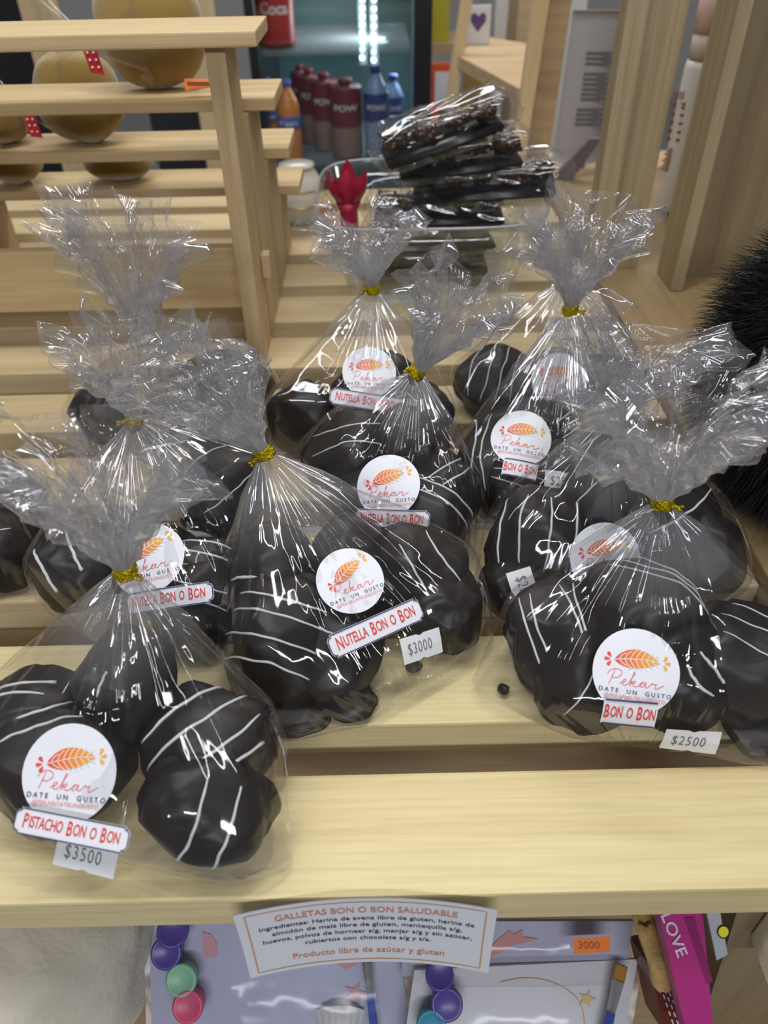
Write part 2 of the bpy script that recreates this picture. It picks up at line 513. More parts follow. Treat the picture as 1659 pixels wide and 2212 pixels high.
PEKAR = [
    [(1.3, 2.75), (1.05, 1.8), (0.8, 1.0), (0.45, 0.1)],
    [(0.1, 1.9), (0.5, 2.6), (1.5, 3.0), (2.5, 2.7), (2.5, 2.0), (1.7, 1.4), (0.95, 1.45), (1.0, 1.7)],
    [(2.4, 0.5), (3.1, 0.75), (3.5, 1.15), (3.2, 1.3), (2.85, 0.8), (3.1, 0.25), (3.8, 0.5), (4.5, 1.7), (4.95, 2.55), (4.75, 2.7),
     (4.5, 1.7), (4.2, 0.2), (4.5, 0.9), (5.1, 1.2), (5.05, 0.8), (4.6, 0.75), (5.1, 0.2), (5.9, 0.5), (6.6, 1.2)],
    [(7.0, 1.05), (6.5, 1.2), (6.0, 0.7), (6.3, 0.25), (6.8, 0.7), (7.1, 1.15), (6.95, 0.4), (7.3, 0.3), (7.9, 0.85),
     (8.2, 1.25), (8.3, 0.95), (8.9, 1.15), (8.75, 0.5), (8.95, 0.2), (9.6, 0.6), (10.3, 1.05)],
]
def sticker_art(tilt):
    """[(name, pieces)] ; every piece = (verts, faces, material slot)"""
    emb = []
    lv, lf, luv = leaf2d()
    lv, _ = xf((lv, lf), 1, 1, 0, 0.30, tilt)
    uvs = list(luv); emb.append((lv, lf, 0))
    def vein(pts):
        v = stroke2d([(p.x, p.y) for p in smooth_pts(pts, 5)], 0.018)
        v = xf(v, 1, 1, 0, 0.30, tilt)
        emb.append((v[0], v[1], 1)); uvs.extend([(0, 0)] * len(v[0]))
    vein([(-0.54, -0.045), (-0.2, -0.01), (0.2, 0.0), (0.53, -0.045)])
    for k in range(7):
        x0 = -0.42 + 0.125 * k
        hw = 0.2 * math.sin(math.pi * ((k + 1.4) / 8.6)) + 0.02
        vein([(x0, -0.02), (x0 + 0.07, hw * 0.6), (x0 + 0.16, hw)])
        vein([(x0, -0.02), (x0 + 0.08, -hw * 0.6 - 0.04), (x0 + 0.18, -hw - 0.05)])
    for side in (-1, 1):
        for da in (-0.95, 0.0, 0.95):
            a = (math.pi if side < 0 else 0) + da
            p = petal2d(a, 0.19, 0.088, side * 0.57, -0.045)
            p = xf(p, 1, 1, 0, 0.30, tilt)
            emb.append((p[0], p[1], 0)); uvs.extend([(0.0 if side < 0 else 1.0, 0.5)] * len(p[0]))
    let = []
    for st in PEKAR:
        v = stroke2d([(p.x, p.y) for p in smooth_pts(st, 6)], 0.125)
        v = xf(v, 0.128, 0.128, -0.66, -0.36)
        let.append((v[0], v[1], 0))
    v = text2d('DATE  UN  GUSTO', 0.145, 0.004, 1.45)
    let.append((*xf(v, 1, 1, 0.02, -0.475), 1))
    v = text2d('@PEKARDATEUNGUSTO', 0.125, 0.0, 1.02)
    let.append((*xf(v, 1, 1, 0.03, -0.615), 2))
    return emb, uvs, let

# ------------------------------------------------------------------ decals laid on a bag
class Decal:
    """a smooth patch resting on a bag's film around a point of the view"""
    def __init__(self, bvh, px, py, rot, half, lift=0.0048, normal=None, fallback_z=0.03, bend=1.0):
        d = ray(px, py)
        hit = bvh.ray_cast(CO, d.normalized())
        c = hit[0] if hit[0] is not None else atz(px, py, fallback_z)
        ps = []
        r = half * F_PX / depth_of(c)
        for i in range(-2, 3):
            for j in range(-2, 3):
                h = bvh.ray_cast(CO, ray(px + i * r / 2, py + j * r / 2).normalized())
                if h[0] is not None and (h[0] - c).length < half * 2.2:
                    ps.append(h[0])
        if normal is not None:
            n = Vector(normal).normalized()
        elif len(ps) > 5:
            A = np.array([list(p) for p in ps]); A = A - A.mean(0)
            n = Vector(np.linalg.svd(A)[2][2].tolist())
        else:
            n = (CO - c).normalized()
        view = (CO - c).normalized()
        if n.dot(view) < 0: n = -n
        if normal is None:
            n = (n * 0.85 + view * 0.15).normalized()
        a = math.radians(rot)
        u = CAM_RIGHT * math.cos(a) + CAM_UP * math.sin(a)
        # image-space direction carried onto the patch along the line of sight
        fw = -view
        u = u - fw * (u.dot(n) / fw.dot(n)) if abs(fw.dot(n)) > 0.2 else u - n * u.dot(n)
        self.u = u.normalized(); self.n = n; self.v = n.cross(self.u).normalized(); self.c = c
        rows, hs = [], []
        for i in np.linspace(-1, 1, 9):
            for j in np.linspace(-1, 1, 9):
                p = c + self.u * (i * half) + self.v * (j * half)
                h = bvh.ray_cast(p + n * 0.06, -n, 0.12)
                if h[0] is not None:
                    rows.append((1, i, j, i * i, i * j, j * j)); hs.append((h[0] - p).dot(n))
        self.half = half
        if len(hs) > 20:
            A = np.array(rows); H = np.array(hs)
            q = np.linalg.lstsq(A, H, rcond=None)[0]
            for k in (3, 4, 5):
                q[k] = max(-half * 0.35, min(half * 0.05, q[k])) * bend
            for k in (1, 2):
                q[k] = max(-half * 0.5, min(half * 0.5, q[k]))
            q[0] += max(0.0, float(np.percentile(H - A @ q, 85)))
            self.q = q
            if normal is not None: self.q = np.array([float(np.percentile(H, 75)), 0, 0, 0, 0, 0])
        else:
            self.q = np.zeros(6)
        self.lift = lift
    def at(self, x, y, off=0.0):
        i, j = x / self.half, y / self.half
        h = float(self.q @ np.array((1, i, j, i * i, i * j, j * j)))
        return self.c + self.u * x + self.v * y + self.n * (h + self.lift + off)
    def put(self, mb, pieces, scale=1.0, off=0.0, sy=None):
        for v2, f2, mi in pieces:
            mb.add([self.at(x * scale, y * (sy or scale), off + 0.00025 * mi) for x, y in v2], f2, mi)
        return mb

def thicken(mb, normal, t):
    pass

def add_logo_sticker(parent, dec, r, tilt=0.12):
    emb, uvs, let = sticker_art(tilt)
    v2, f2 = disc2d()
    mb = MB()
    dec.put(mb, [(v2, f2, 0)], r)
    st = mb.build('logo_sticker', M['paper'], parent, True)
    mb = MB(); dec.put(mb, emb, r, 0.0003); mb.uv = uvs
    mb.build('leaf_emblem', [M['leaf'], M['paper']], st)
    mb = MB(); dec.put(mb, let, r, 0.0003)
    mb.build('sticker_lettering', [M['pink'], M['navy'], M['salmon']], st)
    st['label'] = 'round white sticker with an orange leaf emblem and pink script'

def grid2d(pts_outline, w_, h_):
    pass

def add_plaque(parent, dec, words_, w_, h_, fancy=True):
    """name label: white strip with notched corners and a thin navy outline (fancy) or a plain strip ruled above and below"""
    nx = 14
    vs, fs = [], []
    def half_h(x):
        e = 1 - abs(x)
        if not fancy:
            return 1.0
        return 1.0 if e > 0.085 else (0.80 if e > 0.045 else 0.52 + 0.28 * (e / 0.045))
    xs = sorted(set([round(-1 + 2 * i / nx, 4) for i in range(nx + 1)] + ([-0.955, -0.954, -0.915, -0.914, 0.914, 0.915, 0.954, 0.955] if fancy else [])))
    for x in xs:
        hh = half_h(x)
        for s in (-1, 0, 1):
            vs.append((x * w_ / 2, s * hh * h_ / 2))
    for i in range(len(xs) - 1):
        for j in range(2):
            a = i * 3 + j
            fs.append((a, a + 3, a + 4, a + 1))
    mb = MB(); dec.put(mb, [(vs, fs, 0)])
    pl = mb.build('name_label', M['paper'], parent)
    pr = []
    if fancy:
        k = 0.93
        top = [(x * w_ / 2 * 0.985, half_h(x) * h_ / 2 * k) for x in xs]
        loop = top + [(x, -y) for x, y in reversed(top)] + [top[0]]
        pr.append((*stroke2d(loop, h_ * 0.045), 1))
    else:
        for s in (-1, 1):
            pr.append((*stroke2d([(-w_ * 0.48 + w_ * 0.96 * i / 8, s * h_ * 0.47) for i in range(9)], h_ * 0.06), 1))
    hv = handletter(words_, 1.0, 0.22)
    span = max(x for x, _ in hv[0]) * 2
    sx = w_ * (0.84 if fancy else 0.94) / span
    sy = min(h_ * 0.62, sx * 1.35)
    pr.append(([(x * sx, y * (h_ * 0.62)) for x, y in hv[0]], hv[1], 0))
    mb = MB(); dec.put(mb, pr, 1.0, 0.0003)
    mb.build('label_lettering', [M['red'], M['navy']], pl)
    pl['label'] = 'white label lettered in red'

def add_price(parent, dec, s, w_=0.031, h_=0.0165):
    vs, fs = [], []
    n = 10
    for i in range(n + 1):
        x = -1 + 2 * i / n
        for sgn in (-1, 0, 1):
            y = sgn * h_ / 2
            if i == n // 2 and sgn:
                y *= 0.86
            vs.append((x * w_ / 2, y))
    for i in range(n):
        for j in range(2):
            a = i * 3 + j
            fs.append((a, a + 3, a + 4, a + 1))
    mb = MB(); dec.put(mb, [(vs, fs, 0)])
    pr = mb.build('price_sticker', M['price'], parent)
    t = text2d(s, 1.0, -0.004, 1.15)
    sx = w_ * 0.60 / (max(x for x, _ in t[0]) * 2)
    mb = MB(); dec.put(mb, [([(x * sx - w_ * 0.05, y * h_ * 0.62) for x, y in t[0]], t[1], 0)], 1.0, 0.0003)
    mb.build('price_lettering', M['greyprint'], pr)
    pr['label'] = 'small white price sticker'

# ------------------------------------------------------------------ the room
bz = -0.95
structure(MB().box(-4, 4, -2, 7.0, bz - 0.05, bz).build('floor', M['floor']))
structure(MB().box(-4, 4, 6.5, 6.6, bz, 2.0).build('wall_back', M['wall']))

# ------------------------------------------------------------------ the display shelf
SLAT_Y = [0.171, 0.2735, 0.384, 0.494, 0.606, 0.719, 0.8275, 0.930, 1.035, 1.14, 1.245]
shelf = thing('display_shelf', 'slatted pine display shelf carrying the bags of chocolate cookies', 'shelf', (0, 0.17, -0.95))
for k, y0 in enumerate(SLAT_Y):
    yb = y0 + 0.0695
    MB().box(-0.75, 0.272, y0, yb, -0.0305, 0.0, bev=0.0018).build('slat', M['slat'] if k < 2 else M['slat2'], shelf)
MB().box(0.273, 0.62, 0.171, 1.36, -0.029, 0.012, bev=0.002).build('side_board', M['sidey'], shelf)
for yb in (0.19, 0.8, 1.3):
    MB().box(-0.75, 0.272, yb, yb + 0.03, -0.056, -0.031).build('bearer', M['rackx'], shelf) if yb > 0.5 else None
def splayed(x0, x1, xb0, xb1, y0, y1):
    v = [(x0, y0, -0.030), (x1, y0, -0.030), (x1, y1, -0.030), (x0, y1, -0.030), (xb0, y0, -0.95), (xb1, y0, -0.95), (xb1, y1, -0.95), (xb0, y1, -0.95)]
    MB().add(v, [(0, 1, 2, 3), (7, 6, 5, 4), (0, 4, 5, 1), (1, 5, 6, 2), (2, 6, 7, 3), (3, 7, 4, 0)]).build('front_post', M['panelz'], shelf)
splayed(0.188, 0.27, 0.325, 0.405, 0.176, 0.245)
MB().box(0.205, 0.29, 0.150, 0.1755, -0.072, -0.031, bev=0.002).build('post_block', M['block'], shelf)
splayed(-0.70, -0.62, -0.80, -0.72, 0.176, 0.245)
MB().box(-0.75, 0.56, 0.115, 0.60, -0.272, -0.25, bev=0.002).build('lower_shelf', M['ladx'], shelf)
# the uprights at the right-hand end
b = px_box(1313, 1358, 0, 560, 0.92, 0.03)
MB().box(b[0], b[1], b[2], b[3], 0.012, 1.0, bev=0.002).build('upright', M['postz'], shelf)
b2 = px_box(1358, 1437, 0, 560, 0.93, 0.02)
MB().box(b[1] + 0.0005, b2[1], 0.932, 0.950, 0.012, 1.0, bev=0.001).build('upright', M['postz'], shelf)
b3 = px_box(1532, 1562, 0, 560, 0.86, 0.06)
MB().box(b3[0], b3[1], b3[2], b3[3], 0.012, 1.0, bev=0.002).build('upright', M['postz'], shelf)
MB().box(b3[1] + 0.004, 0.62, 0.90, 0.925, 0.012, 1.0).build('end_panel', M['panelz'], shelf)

# ------------------------------------------------------------------ small stepped rack on the shelf, seen from its back
rack = thing('stepped_rack', 'small stepped pine rack with five tiers standing on the slatted shelf', 'rack', (-0.36, 0.9, 0.0005))
RX0, RX1 = -0.66, -0.100
STEP = [(0.712, 0.798, 0.3065), (0.815, 0.905, 0.238), (0.918, 1.005, 0.167), (1.012, 1.095, 0.098)]
def rack_xr(px, row, y):
    return aty(px, row, y).x
ends = [rack_xr(566, 80, 0.75), rack_xr(603, 215, 0.86), rack_xr(629, 315, 0.95), rack_xr(652, 400, 1.05)]
for (y0, y1, z), xr in zip(STEP, ends):
    MB().box(RX0, xr, y0, y1, z - 0.0115, z, bev=0.0015).build('tier_board', M['rackx'], rack)
LX = -0.140
for k, (y0, y1, z) in enumerate(STEP):
    MB().box(LX, LX + 0.017, y0 + 0.015 if k == 0 else y0 - 0.011, y1 - 0.012 if k < 3 else y1 - 0.02, 0.0005, z - 0.0120, bev=0.001).build('side_post', M['rackz'], rack)
    MB().box(LX - 0.385, LX - 0.368, y0 + 0.015 if k == 0 else y0 - 0.011, y1 - 0.012 if k < 3 else y1 - 0.02, 0.0005, z - 0.0120, bev=0.001).build('side_post', M['rackz'], rack)
MB().box(LX - 0.367, LX - 0.0005, 0.765, 0.780, 0.048, 0.112, bev=0.001).build('crossbar', M['rackx'], rack)
MB().box(LX + 0.0175, LX + 0.026, 0.775, 0.79, 0.075, 0.1, bev=0.001).build('peg', M['rackx'], rack)

# ------------------------------------------------------------------ chocolate cookies
CPROF = [(0, 0), (0.55, 0.0), (0.93, 0.01), (1.02, 0.10), (0.99, 0.24), (0.985, 0.40), (0.96, 0.56), (0.87, 0.72), (0.70, 0.85), (0.47, 0.96), (0.22, 1.03), (0, 1.05)]
def cookie(c, nrm, diam, thick, seed, label, group, drizzle=None, name='chocolate_cookie'):
    rnd = random.Random(seed)
    n = Vector(nrm).normalized()
    u = CAM_RIGHT - n * CAM_RIGHT.dot(n); u.normalize()
    v = n.cross(u)
    prof = [(p.x, p.y) for p in smooth_pts(CPROF, 3)]
    R = diam / 2
    SEG = 56
    off = Vector((rnd.uniform(-50, 50), rnd.uniform(-50, 50), rnd.uniform(-50, 50)))
    ex = 1 + rnd.uniform(-0.05, 0.05)
    skirt = [1 + 0.05 * noise.noise(Vector((3 * math.cos(a), 3 * math.sin(a), 0)) + off) for a in [2 * math.pi * k / SEG for k in range(SEG)]]
    cuts = []
    for q in range(6):
        th_, el = rnd.uniform(0, 2 * math.pi), rnd.uniform(0.05, 1.15)
        cuts.append((Vector((math.cos(th_) * math.cos(el), math.sin(th_) * math.cos(el), math.sin(el))), rnd.uniform(0.80, 0.95)))
    vs, fs = [], []
    for i, (r, z) in enumerate(prof):
        r = max(r, 0.0)
        for k in range(SEG):
            a = 2 * math.pi * k / SEG
            q = Vector((r * math.cos(a), r * math.sin(a), z))
            lump = 1 + 0.15 * noise.noise(q * 1.5 + off) + 0.05 * abs(noise.noise(q * 3.0 + off)) + 0.02 * noise.noise(q * 6 + off)
            rr = r * (skirt[k] * (1.05 if 0.03 < z < 0.2 and r > 0.8 else 1.0)) * lump
            zz = z * (1 + 0.22 * noise.noise(q * 1.3 - off) + 0.03 * noise.noise(q * 5 - off))
            w3 = Vector((rr * math.cos(a), rr * math.sin(a), zz))
            for cn, cdist in cuts:
                over = w3.dot(cn) - cdist
                if over > 0: w3 -= cn * (over * 0.62)
            p = c + u * (w3.x * R * ex * 1.03) + v * (w3.y * R / ex * 1.03) + n * ((w3.z - 0.45) * thick)
            vs.append(p)
    m = len(prof)
    for i in range(m - 1):
        for k in range(SEG):
            a, b = i * SEG + k, i * SEG + (k + 1) % SEG
            fs.append((a, b, b + SEG, a + SEG))
    low = min(p.z for p in vs)
    if low < 0.003:
        d = 0.003 - low
        vs = [p + Vector((0, 0, d)) for p in vs]; c = c + Vector((0, 0, d))
    mb = MB().add(vs, fs)
    o = mb.build(name, M['choc'], None, True)
    tag(o, label, 'cookie', group)
    if drizzle:
        ang, offs, ln, wid = drizzle
        bvh = BVHTree.FromPolygons(vs, fs)
        dm = MB()
        a = math.radians(ang)
        for io, of in enumerate(offs):
            pts = []
            bend = rnd.uniform(-0.12, 0.12)
            L2 = min(ln, math.sqrt(max(0.02, 0.92 - of * of)))
            for k in range(25):
                t = -1 + 2 * k / 24
                x = t * L2; y = of + bend * (1 - t * t) + 0.03 * noise.noise(Vector((t * 2.5, io * 3.1, seed)))
                lx, ly = x * math.cos(a) - y * math.sin(a), x * math.sin(a) + y * math.cos(a)
                p = c + u * (lx * R) + v * (ly * R) + n * (thick * 1.5)
                h = bvh.ray_cast(p, -n)
                if h[0] is not None:
                    pts.append(h[0] + h[1] * wid * 0.25)
            if len(pts) > 4:
                k0 = len(pts)
                rs = [0.88 * wid * (0.5 + 0.5 * min(1.0, 3 * min(i, k0 - 1 - i) / k0 + 0.25)) * (1 + 0.25 * noise.noise(Vector((i * 0.4, io, seed)))) for i in range(k0)]
                if rnd.random() < 0.5:
                    rs[-1] *= 1.7; rs[-2] *= 1.6; rs[-3] *= 1.25
                dm.tube(pts, rs, 6)
        if dm.v:
            dm.build('icing_drizzle', M['icing'], o, True)
    return o, vs

# ------------------------------------------------------------------ cellophane bag
def fold(th, k, seed):
    """sharp-ridged periodic pleats round the bag, 0..1"""
    q = noise.noise(Vector((math.cos(th) * k, math.sin(th) * k, seed)))
    q2 = noise.noise(Vector((math.cos(th) * k * 2.3, math.sin(th) * k * 2.3, seed + 9)))
    return max(0.0, 1 - 2.2 * abs(q)) * 0.7 + max(0.0, 1 - 2.4 * abs(q2)) * 0.3

def make_bag(label, group, base, tie, tip, spread, cookies_v, extra, seed, floor_z=0.0012, thin=0.5, length=1.0):
    rnd = random.Random(seed)
    root = thing('cookie_bag', label, 'bag of cookies', base, group)
    T = Vector(tie)
    pts = [p for vs in cookies_v for p in vs] + [Vector(e) for e in extra]
    bm = bmesh.new()
    for p in pts:
        bm.verts.new(p)
    bm.verts.new(T)
    r = bmesh.ops.convex_hull(bm, input=bm.verts[:])
    dead = [g for g in r['geom_interior'] if isinstance(g, bmesh.types.BMVert)] + [g for g in r.get('geom_unused', []) if isinstance(g, bmesh.types.BMVert)]
    if dead:
        bmesh.ops.delete(bm, geom=list(set(dead)), context='VERTS')
    hull = BVHTree.FromBMesh(bm)
    bm.free()
    C = Vector((0, 0, 0))
    big = [vs for vs in cookies_v if (Vector(vs[0]) - Vector(vs[-1])).length > 0.014]
    for vs in big:
        q = Vector((0, 0, 0))
        for p in vs: q += p
        C += q / len(vs)
    C /= len(big)
    ax = (T - C).normalized()
    U = (CAM_RIGHT - ax * CAM_RIGHT.dot(ax)).normalized()
    V = ax.cross(U)
    NT, NA = 240, 70
    D = (T - C).length
    vs, fs, uv = [], [], []
    a0 = math.atan2(0.0045, D * 0.97)
    # pleats: creases at random bearings, alternately standing out and lying in
    NP = 44
    brg = sorted(2 * math.pi * (k + rnd.uniform(-0.38, 0.38)) / NP for k in range(NP))
    hts = [(rnd.uniform(0.55, 1.0) if k % 2 else rnd.uniform(0.0, 0.25)) for k in range(NP)]
    def pl_at(th, b_, h_):
        th = (th - b_[0]) % (2 * math.pi)
        n_ = len(b_)
        for k in range(n_):
            x0 = (b_[k] - b_[0]); x1 = (b_[k + 1] - b_[0]) if k + 1 < n_ else 2 * math.pi
            if x0 <= th <= x1:
                q = (th - x0) / max(x1 - x0, 1e-6)
                return h_[k] * (1 - q) + h_[(k + 1) % n_] * q
        return 0.0
    GA, GT = 13, 22
    lat = [[rnd.random() for _ in range(GT)] for _ in range(GA + 2)]
    def lattice(s, t):
        x = s * GA; i = int(x); fx = x - i
        y = (t % 1.0) * GT + (0.5 if i % 2 else 0.0); y2 = (t % 1.0) * GT + (0.5 if (i + 1) % 2 else 0.0)
        def row(i_, y_):
            j = int(y_); f_ = y_ - j
            return lat[i_][j % GT] * (1 - f_) + lat[i_][(j + 1) % GT] * f_
        return row(i, y) * (1 - fx) + row(i + 1, y2) * fx
    plth = [pl_at(2 * math.pi * k / NT, brg, hts) for k in range(NT)]
    for i in range(NA + 1):
        s = i / NA
        al = a0 + (math.pi - a0 - 0.02) * s ** 1.45
        for k in range(NT):
            th = 2 * math.pi * k / NT
            d = ax * math.cos(al) + (U * math.cos(th) + V * math.sin(th)) * math.sin(al)
            h = hull.ray_cast(C, d)
            rr = h[3] if h[0] is not None else 0.03
            p = C + d * rr
            near = max(0.0, min(1.0, ((p - C).dot(ax)) / D))
            rad = (p - C - ax * (p - C).dot(ax)).length
            amp = 0.0010 + 0.0050 * max(0, near - 0.05) * (1.15 - near) * 1.9
            amp = min(amp, rad * 0.5)
            nrm = h[1] if h[0] is not None else d
            if nrm.dot(d) < 0: nrm = -nrm
            wide = (U * math.cos(th) + V * math.sin(th))
            warp = 0.03 * noise.noise(Vector((math.cos(th) * 2, math.sin(th) * 2, s * 4 + seed)))
            p = p + (nrm * 0.6 + wide * 0.4) * (0.0018 + amp * plth[k] + 0.0042 * lattice(min(0.999, max(0.0, s + warp)), k / NT + warp) * min(1.0, rad / 0.02))
            if p.z < floor_z: p.z = floor_z
            vs.append(p); uv.append((k / NT, s))
    for i in range(NA):
        for k in range(NT):
            a, b_ = i * NT + k, i * NT + (k + 1) % NT
            fs.append((a, b_, b_ + NT, a + NT))
    fs.append(tuple(NA * NT + k for k in range(NT)))
    mb = MB().add(vs, fs); mb.uv = uv
    mb.build('bag_body', M['film'], root, True)
    # the gathered opening above the tie: crumpled sheets with sharp creases
    P = Vector(tip)
    Fd = (P - T); L = Fd.length * length; Fd.normalize()
    fu = (CAM_RIGHT - Fd * CAM_RIGHT.dot(Fd)).normalized()
    fv = Fd.cross(fu)
    fm = MB(); fuv = []
    for layer in range(2):
        NK, NS = (34, 9) if layer == 0 else (26, 7)
        SUB = 4
        sd = seed * 3.3 + layer * 17.7
        lens = [L * (1.0 if layer == 0 else 0.82) * (0.86 + 0.5 * noise.noise(Vector((math.cos(2 * math.pi * k / NK) * 1.3, math.sin(2 * math.pi * k / NK) * 1.3, sd))) + rnd.uniform(-0.07, 0.07)) for k in range(NK)]
        zig = [(rnd.uniform(0.75, 1.25) if k % 2 else rnd.uniform(0.35, 0.75)) for k in range(NK)]
        tws = [rnd.uniform(-0.28, 0.28) for _ in range(NK)]
        ctrl = []
        for i in range(NS + 1):
            s = i / NS
            row = []
            for k in range(NK):
                th = 2 * math.pi * (k + (0.5 if i % 2 else 0)) / NK
                k2 = k
                z_ = zig[k2] * 0.6 + zig[(k2 + 1) % NK] * 0.4 if i % 2 else zig[k2]
                jit = rnd.uniform(-0.16, 0.16) * min(1, s * 2)
                r_ = 0.0040 * (0.75 + 0.4 * z_) + spread * (0.30 * s + 0.78 * s ** 1.5) * (z_ + jit)
                tw = th + tws[k] * s * 1.4
                ln = lens[k] * (0.5 * s + 0.5 * s) + (rnd.uniform(-0.25, 0.25) * L / NS if 0 < i < NS else 0)
                x, y = r_ * math.cos(tw), r_ * math.sin(tw) * (1 - (1 - thin) * s)
                p = T + Fd * (0.001 + ln) + fu * x + fv * y
                p.z -= 0.010 * s * s * (r_ / max(spread, 1e-4)) * 0.5
                p.z = max(p.z, 0.006)
                row.append(p)
            ctrl.append(row)
        bm = bmesh.new()
        bv = [[bm.verts.new(p) for p in row] for row in ctrl]
        for i in range(NS):
            for k in range(NK):
                k1 = (k + 1) % NK
                if i % 2 == 0:
                    tris = ((bv[i][k], bv[i][k1], bv[i + 1][k]), (bv[i][k1], bv[i + 1][k1], bv[i + 1][k]))
                else:
                    tris = ((bv[i][k], bv[i + 1][k1], bv[i + 1][k]), (bv[i][k], bv[i][k1], bv[i + 1][k1]))
                for t_ in tris:
                    bm.faces.new(t_)
        bmesh.ops.subdivide_edges(bm, edges=bm.edges[:], cuts=SUB, use_grid_fill=True)
        bmesh.ops.smooth_vert(bm, verts=[v for v in bm.verts if not v.is_boundary], factor=0.5, use_axis_x=True, use_axis_y=True, use_axis_z=True)
        for v in bm.verts:
            q = v.co - T
            fuv.append((math.atan2(q.dot(fv), q.dot(fu)) / (2 * math.pi) * 1.5, q.dot(Fd) / max(L, 1e-4)))
        fm.bm(bm)
    fm.uv = fuv
    fm.build('bag_frill', M['frill'], root, True)
    # gold twist tie
    tm = MB()
    for kk in range(-3, 4):
        ring = []
        for k in range(36):
            th = 2 * math.pi * k / 36
            ring.append(T + Fd * (0.00105 * kk + 0.0012 * math.sin(th + seed) + 0.0003 * math.sin(5 * th + kk)) + (fu * math.cos(th) + fv * math.sin(th)) * (0.0054 + 0.0005 * math.sin(7 * th + 2 * kk) + 0.0004 * math.sin(11 * th - kk)))
        tm.tube(ring, 0.0009, 5, closed=True)
    sgn = -1 if rnd.random() < 0.5 else 1
    side = (fu * sgn * 0.8 - fv * 0.5).normalized()
    for q in (-1, 1):
        pts = [T + side * 0.005 + (fu * math.cos(k * 1.3) + Fd * math.sin(k * 1.3)) * 0.0007 * q + side * 0.0012 * k + Fd * (0.0005 * q * k * 0.4) for k in range(7)]
        tm.tube(pts, 0.0011, 6)
    tm.build('twist_tie', M['gold'], root, True)
    return root, hull

def C_(px, row, z, diam, thick, nrm, label, drz=None):
    return dict(p=(px, row, z), d=diam, t=thick, n=nrm, label=label, drz=drz)

BAGS = []
def bag(label, tie, tip, spread, cookies, extra=(), stickers=(), seed=1, thin=0.5, tip_dy=0.0, name=''):
    BAGS.append(dict(label=label, tie=tie, tip=tip, spread=spread, cookies=cookies, extra=extra, stickers=stickers, seed=seed, thin=thin, tip_dy=tip_dy, name=name))

ST = (0, -0.55, 0.83)
exec_bags = None
# front, on the first slat
bag('clear cellophane bag with pistachio label and 3500 price, alone on the front slat', (270, 1230, 0.112), (165, 890), 0.058, [
    C_(440, 1600, 0.047, 0.066, 0.036, (0.15, -0.45, 0.88), 'glossy chocolate cookie with four diagonal white stripes, in the pistachio bag on the front slat', (38, (-0.62, -0.22, 0.18, 0.55), 0.95, 0.0011)),
    C_(450, 1800, 0.022, 0.062, 0.030, (0.1, -0.85, 0.5), 'chocolate cookie standing on edge below the striped one, in the pistachio bag', (68, (-0.35, 0.2), 0.8, 0.0010)),
    C_(130, 1660, 0.030, 0.074, 0.034, (-0.1, -0.55, 0.83), 'chocolate cookie behind the round sticker of the pistachio bag', (20, (0.45, 0.75), 0.6, 0.0010)),
    C_(262, 1480, 0.062, 0.056, 0.034, (0.05, -0.65, 0.72), 'topmost upright chocolate cookie under the tie of the pistachio bag', (70, (0.2,), 0.25, 0.0009)),
    C_(50, 1540, 0.040, 0.062, 0.034, (-0.3, -0.35, 0.9), 'chocolate cookie cut by the left picture edge, in the pistachio bag', (8, (0.1, 0.4), 0.7, 0.0010)),
], extra=[(500, 1905, 0.002), (608, 1870, 0.004), (-60, 1790, 0.004), (-90, 1560, 0.02), (585, 1620, 0.045)],
    stickers=[('logo', 160, 1668, -5, 0.0238, 0.20, (-0.05, -0.60, 0.80)), ('plaque', 182, 1780, -11, ('PISTACHO', 'BON', 'O', 'BON'), 0.058, 0.0125, (-0.05, -0.62, 0.78), 0.0085), ('price', 206, 1826, -14, '$3500', (-0.05, -0.8, 0.6))], seed=1, name='pistachio bag')
bag('clear cellophane bag of cookies right behind the pistachio bag, its sticker half covered', (290, 905, 0.106), (225, 650), 0.052, [
    C_(150, 1225, 0.034, 0.060, 0.034, (-0.3, -0.55, 0.78), 'black chocolate cookie with one thick white streak, leftmost in the bag behind the pistachio bag', (-60, (-0.3, 0.55), 0.55, 0.0014)),
    C_(330, 1215, 0.034, 0.064, 0.032, (0.0, -0.55, 0.83), 'chocolate cookie behind the half covered sticker left of centre', (70, (0.6,), 0.4, 0.001)),
    C_(445, 1235, 0.036, 0.058, 0.032, (0.2, -0.55, 0.83), 'chocolate cookie with several white bands beside the half covered sticker', (-12, (-0.35, -0.05, 0.25, 0.5), 0.85, 0.0009)),
    C_(470, 1045, 0.062, 0.066, 0.034, (0.15, -0.5, 0.85), 'upper chocolate cookie under crinkled film, below the tilted frill of the 3000 priced bag', (45, (-0.4, 0.5), 0.7, 0.0007)),
    C_(425, 1345, 0.018, 0.058, 0.028, (0.1, -0.75, 0.65), 'lowest chocolate cookie with thin bands, in the bag behind the pistachio bag', (-15, (0.1, 0.45), 0.8, 0.0008)),
], extra=[(90, 1290, 0.004), (480, 1430, 0.003), (330, 1440, 0.003)],
    stickers=[('logo', 325, 1212, 12, 0.0245, 0.42), ('plaque', 365, 1292, 9, ('NUTELLA', 'BON', 'O', 'BON'), 0.056, 0.0135)], seed=2, name='half covered bag')
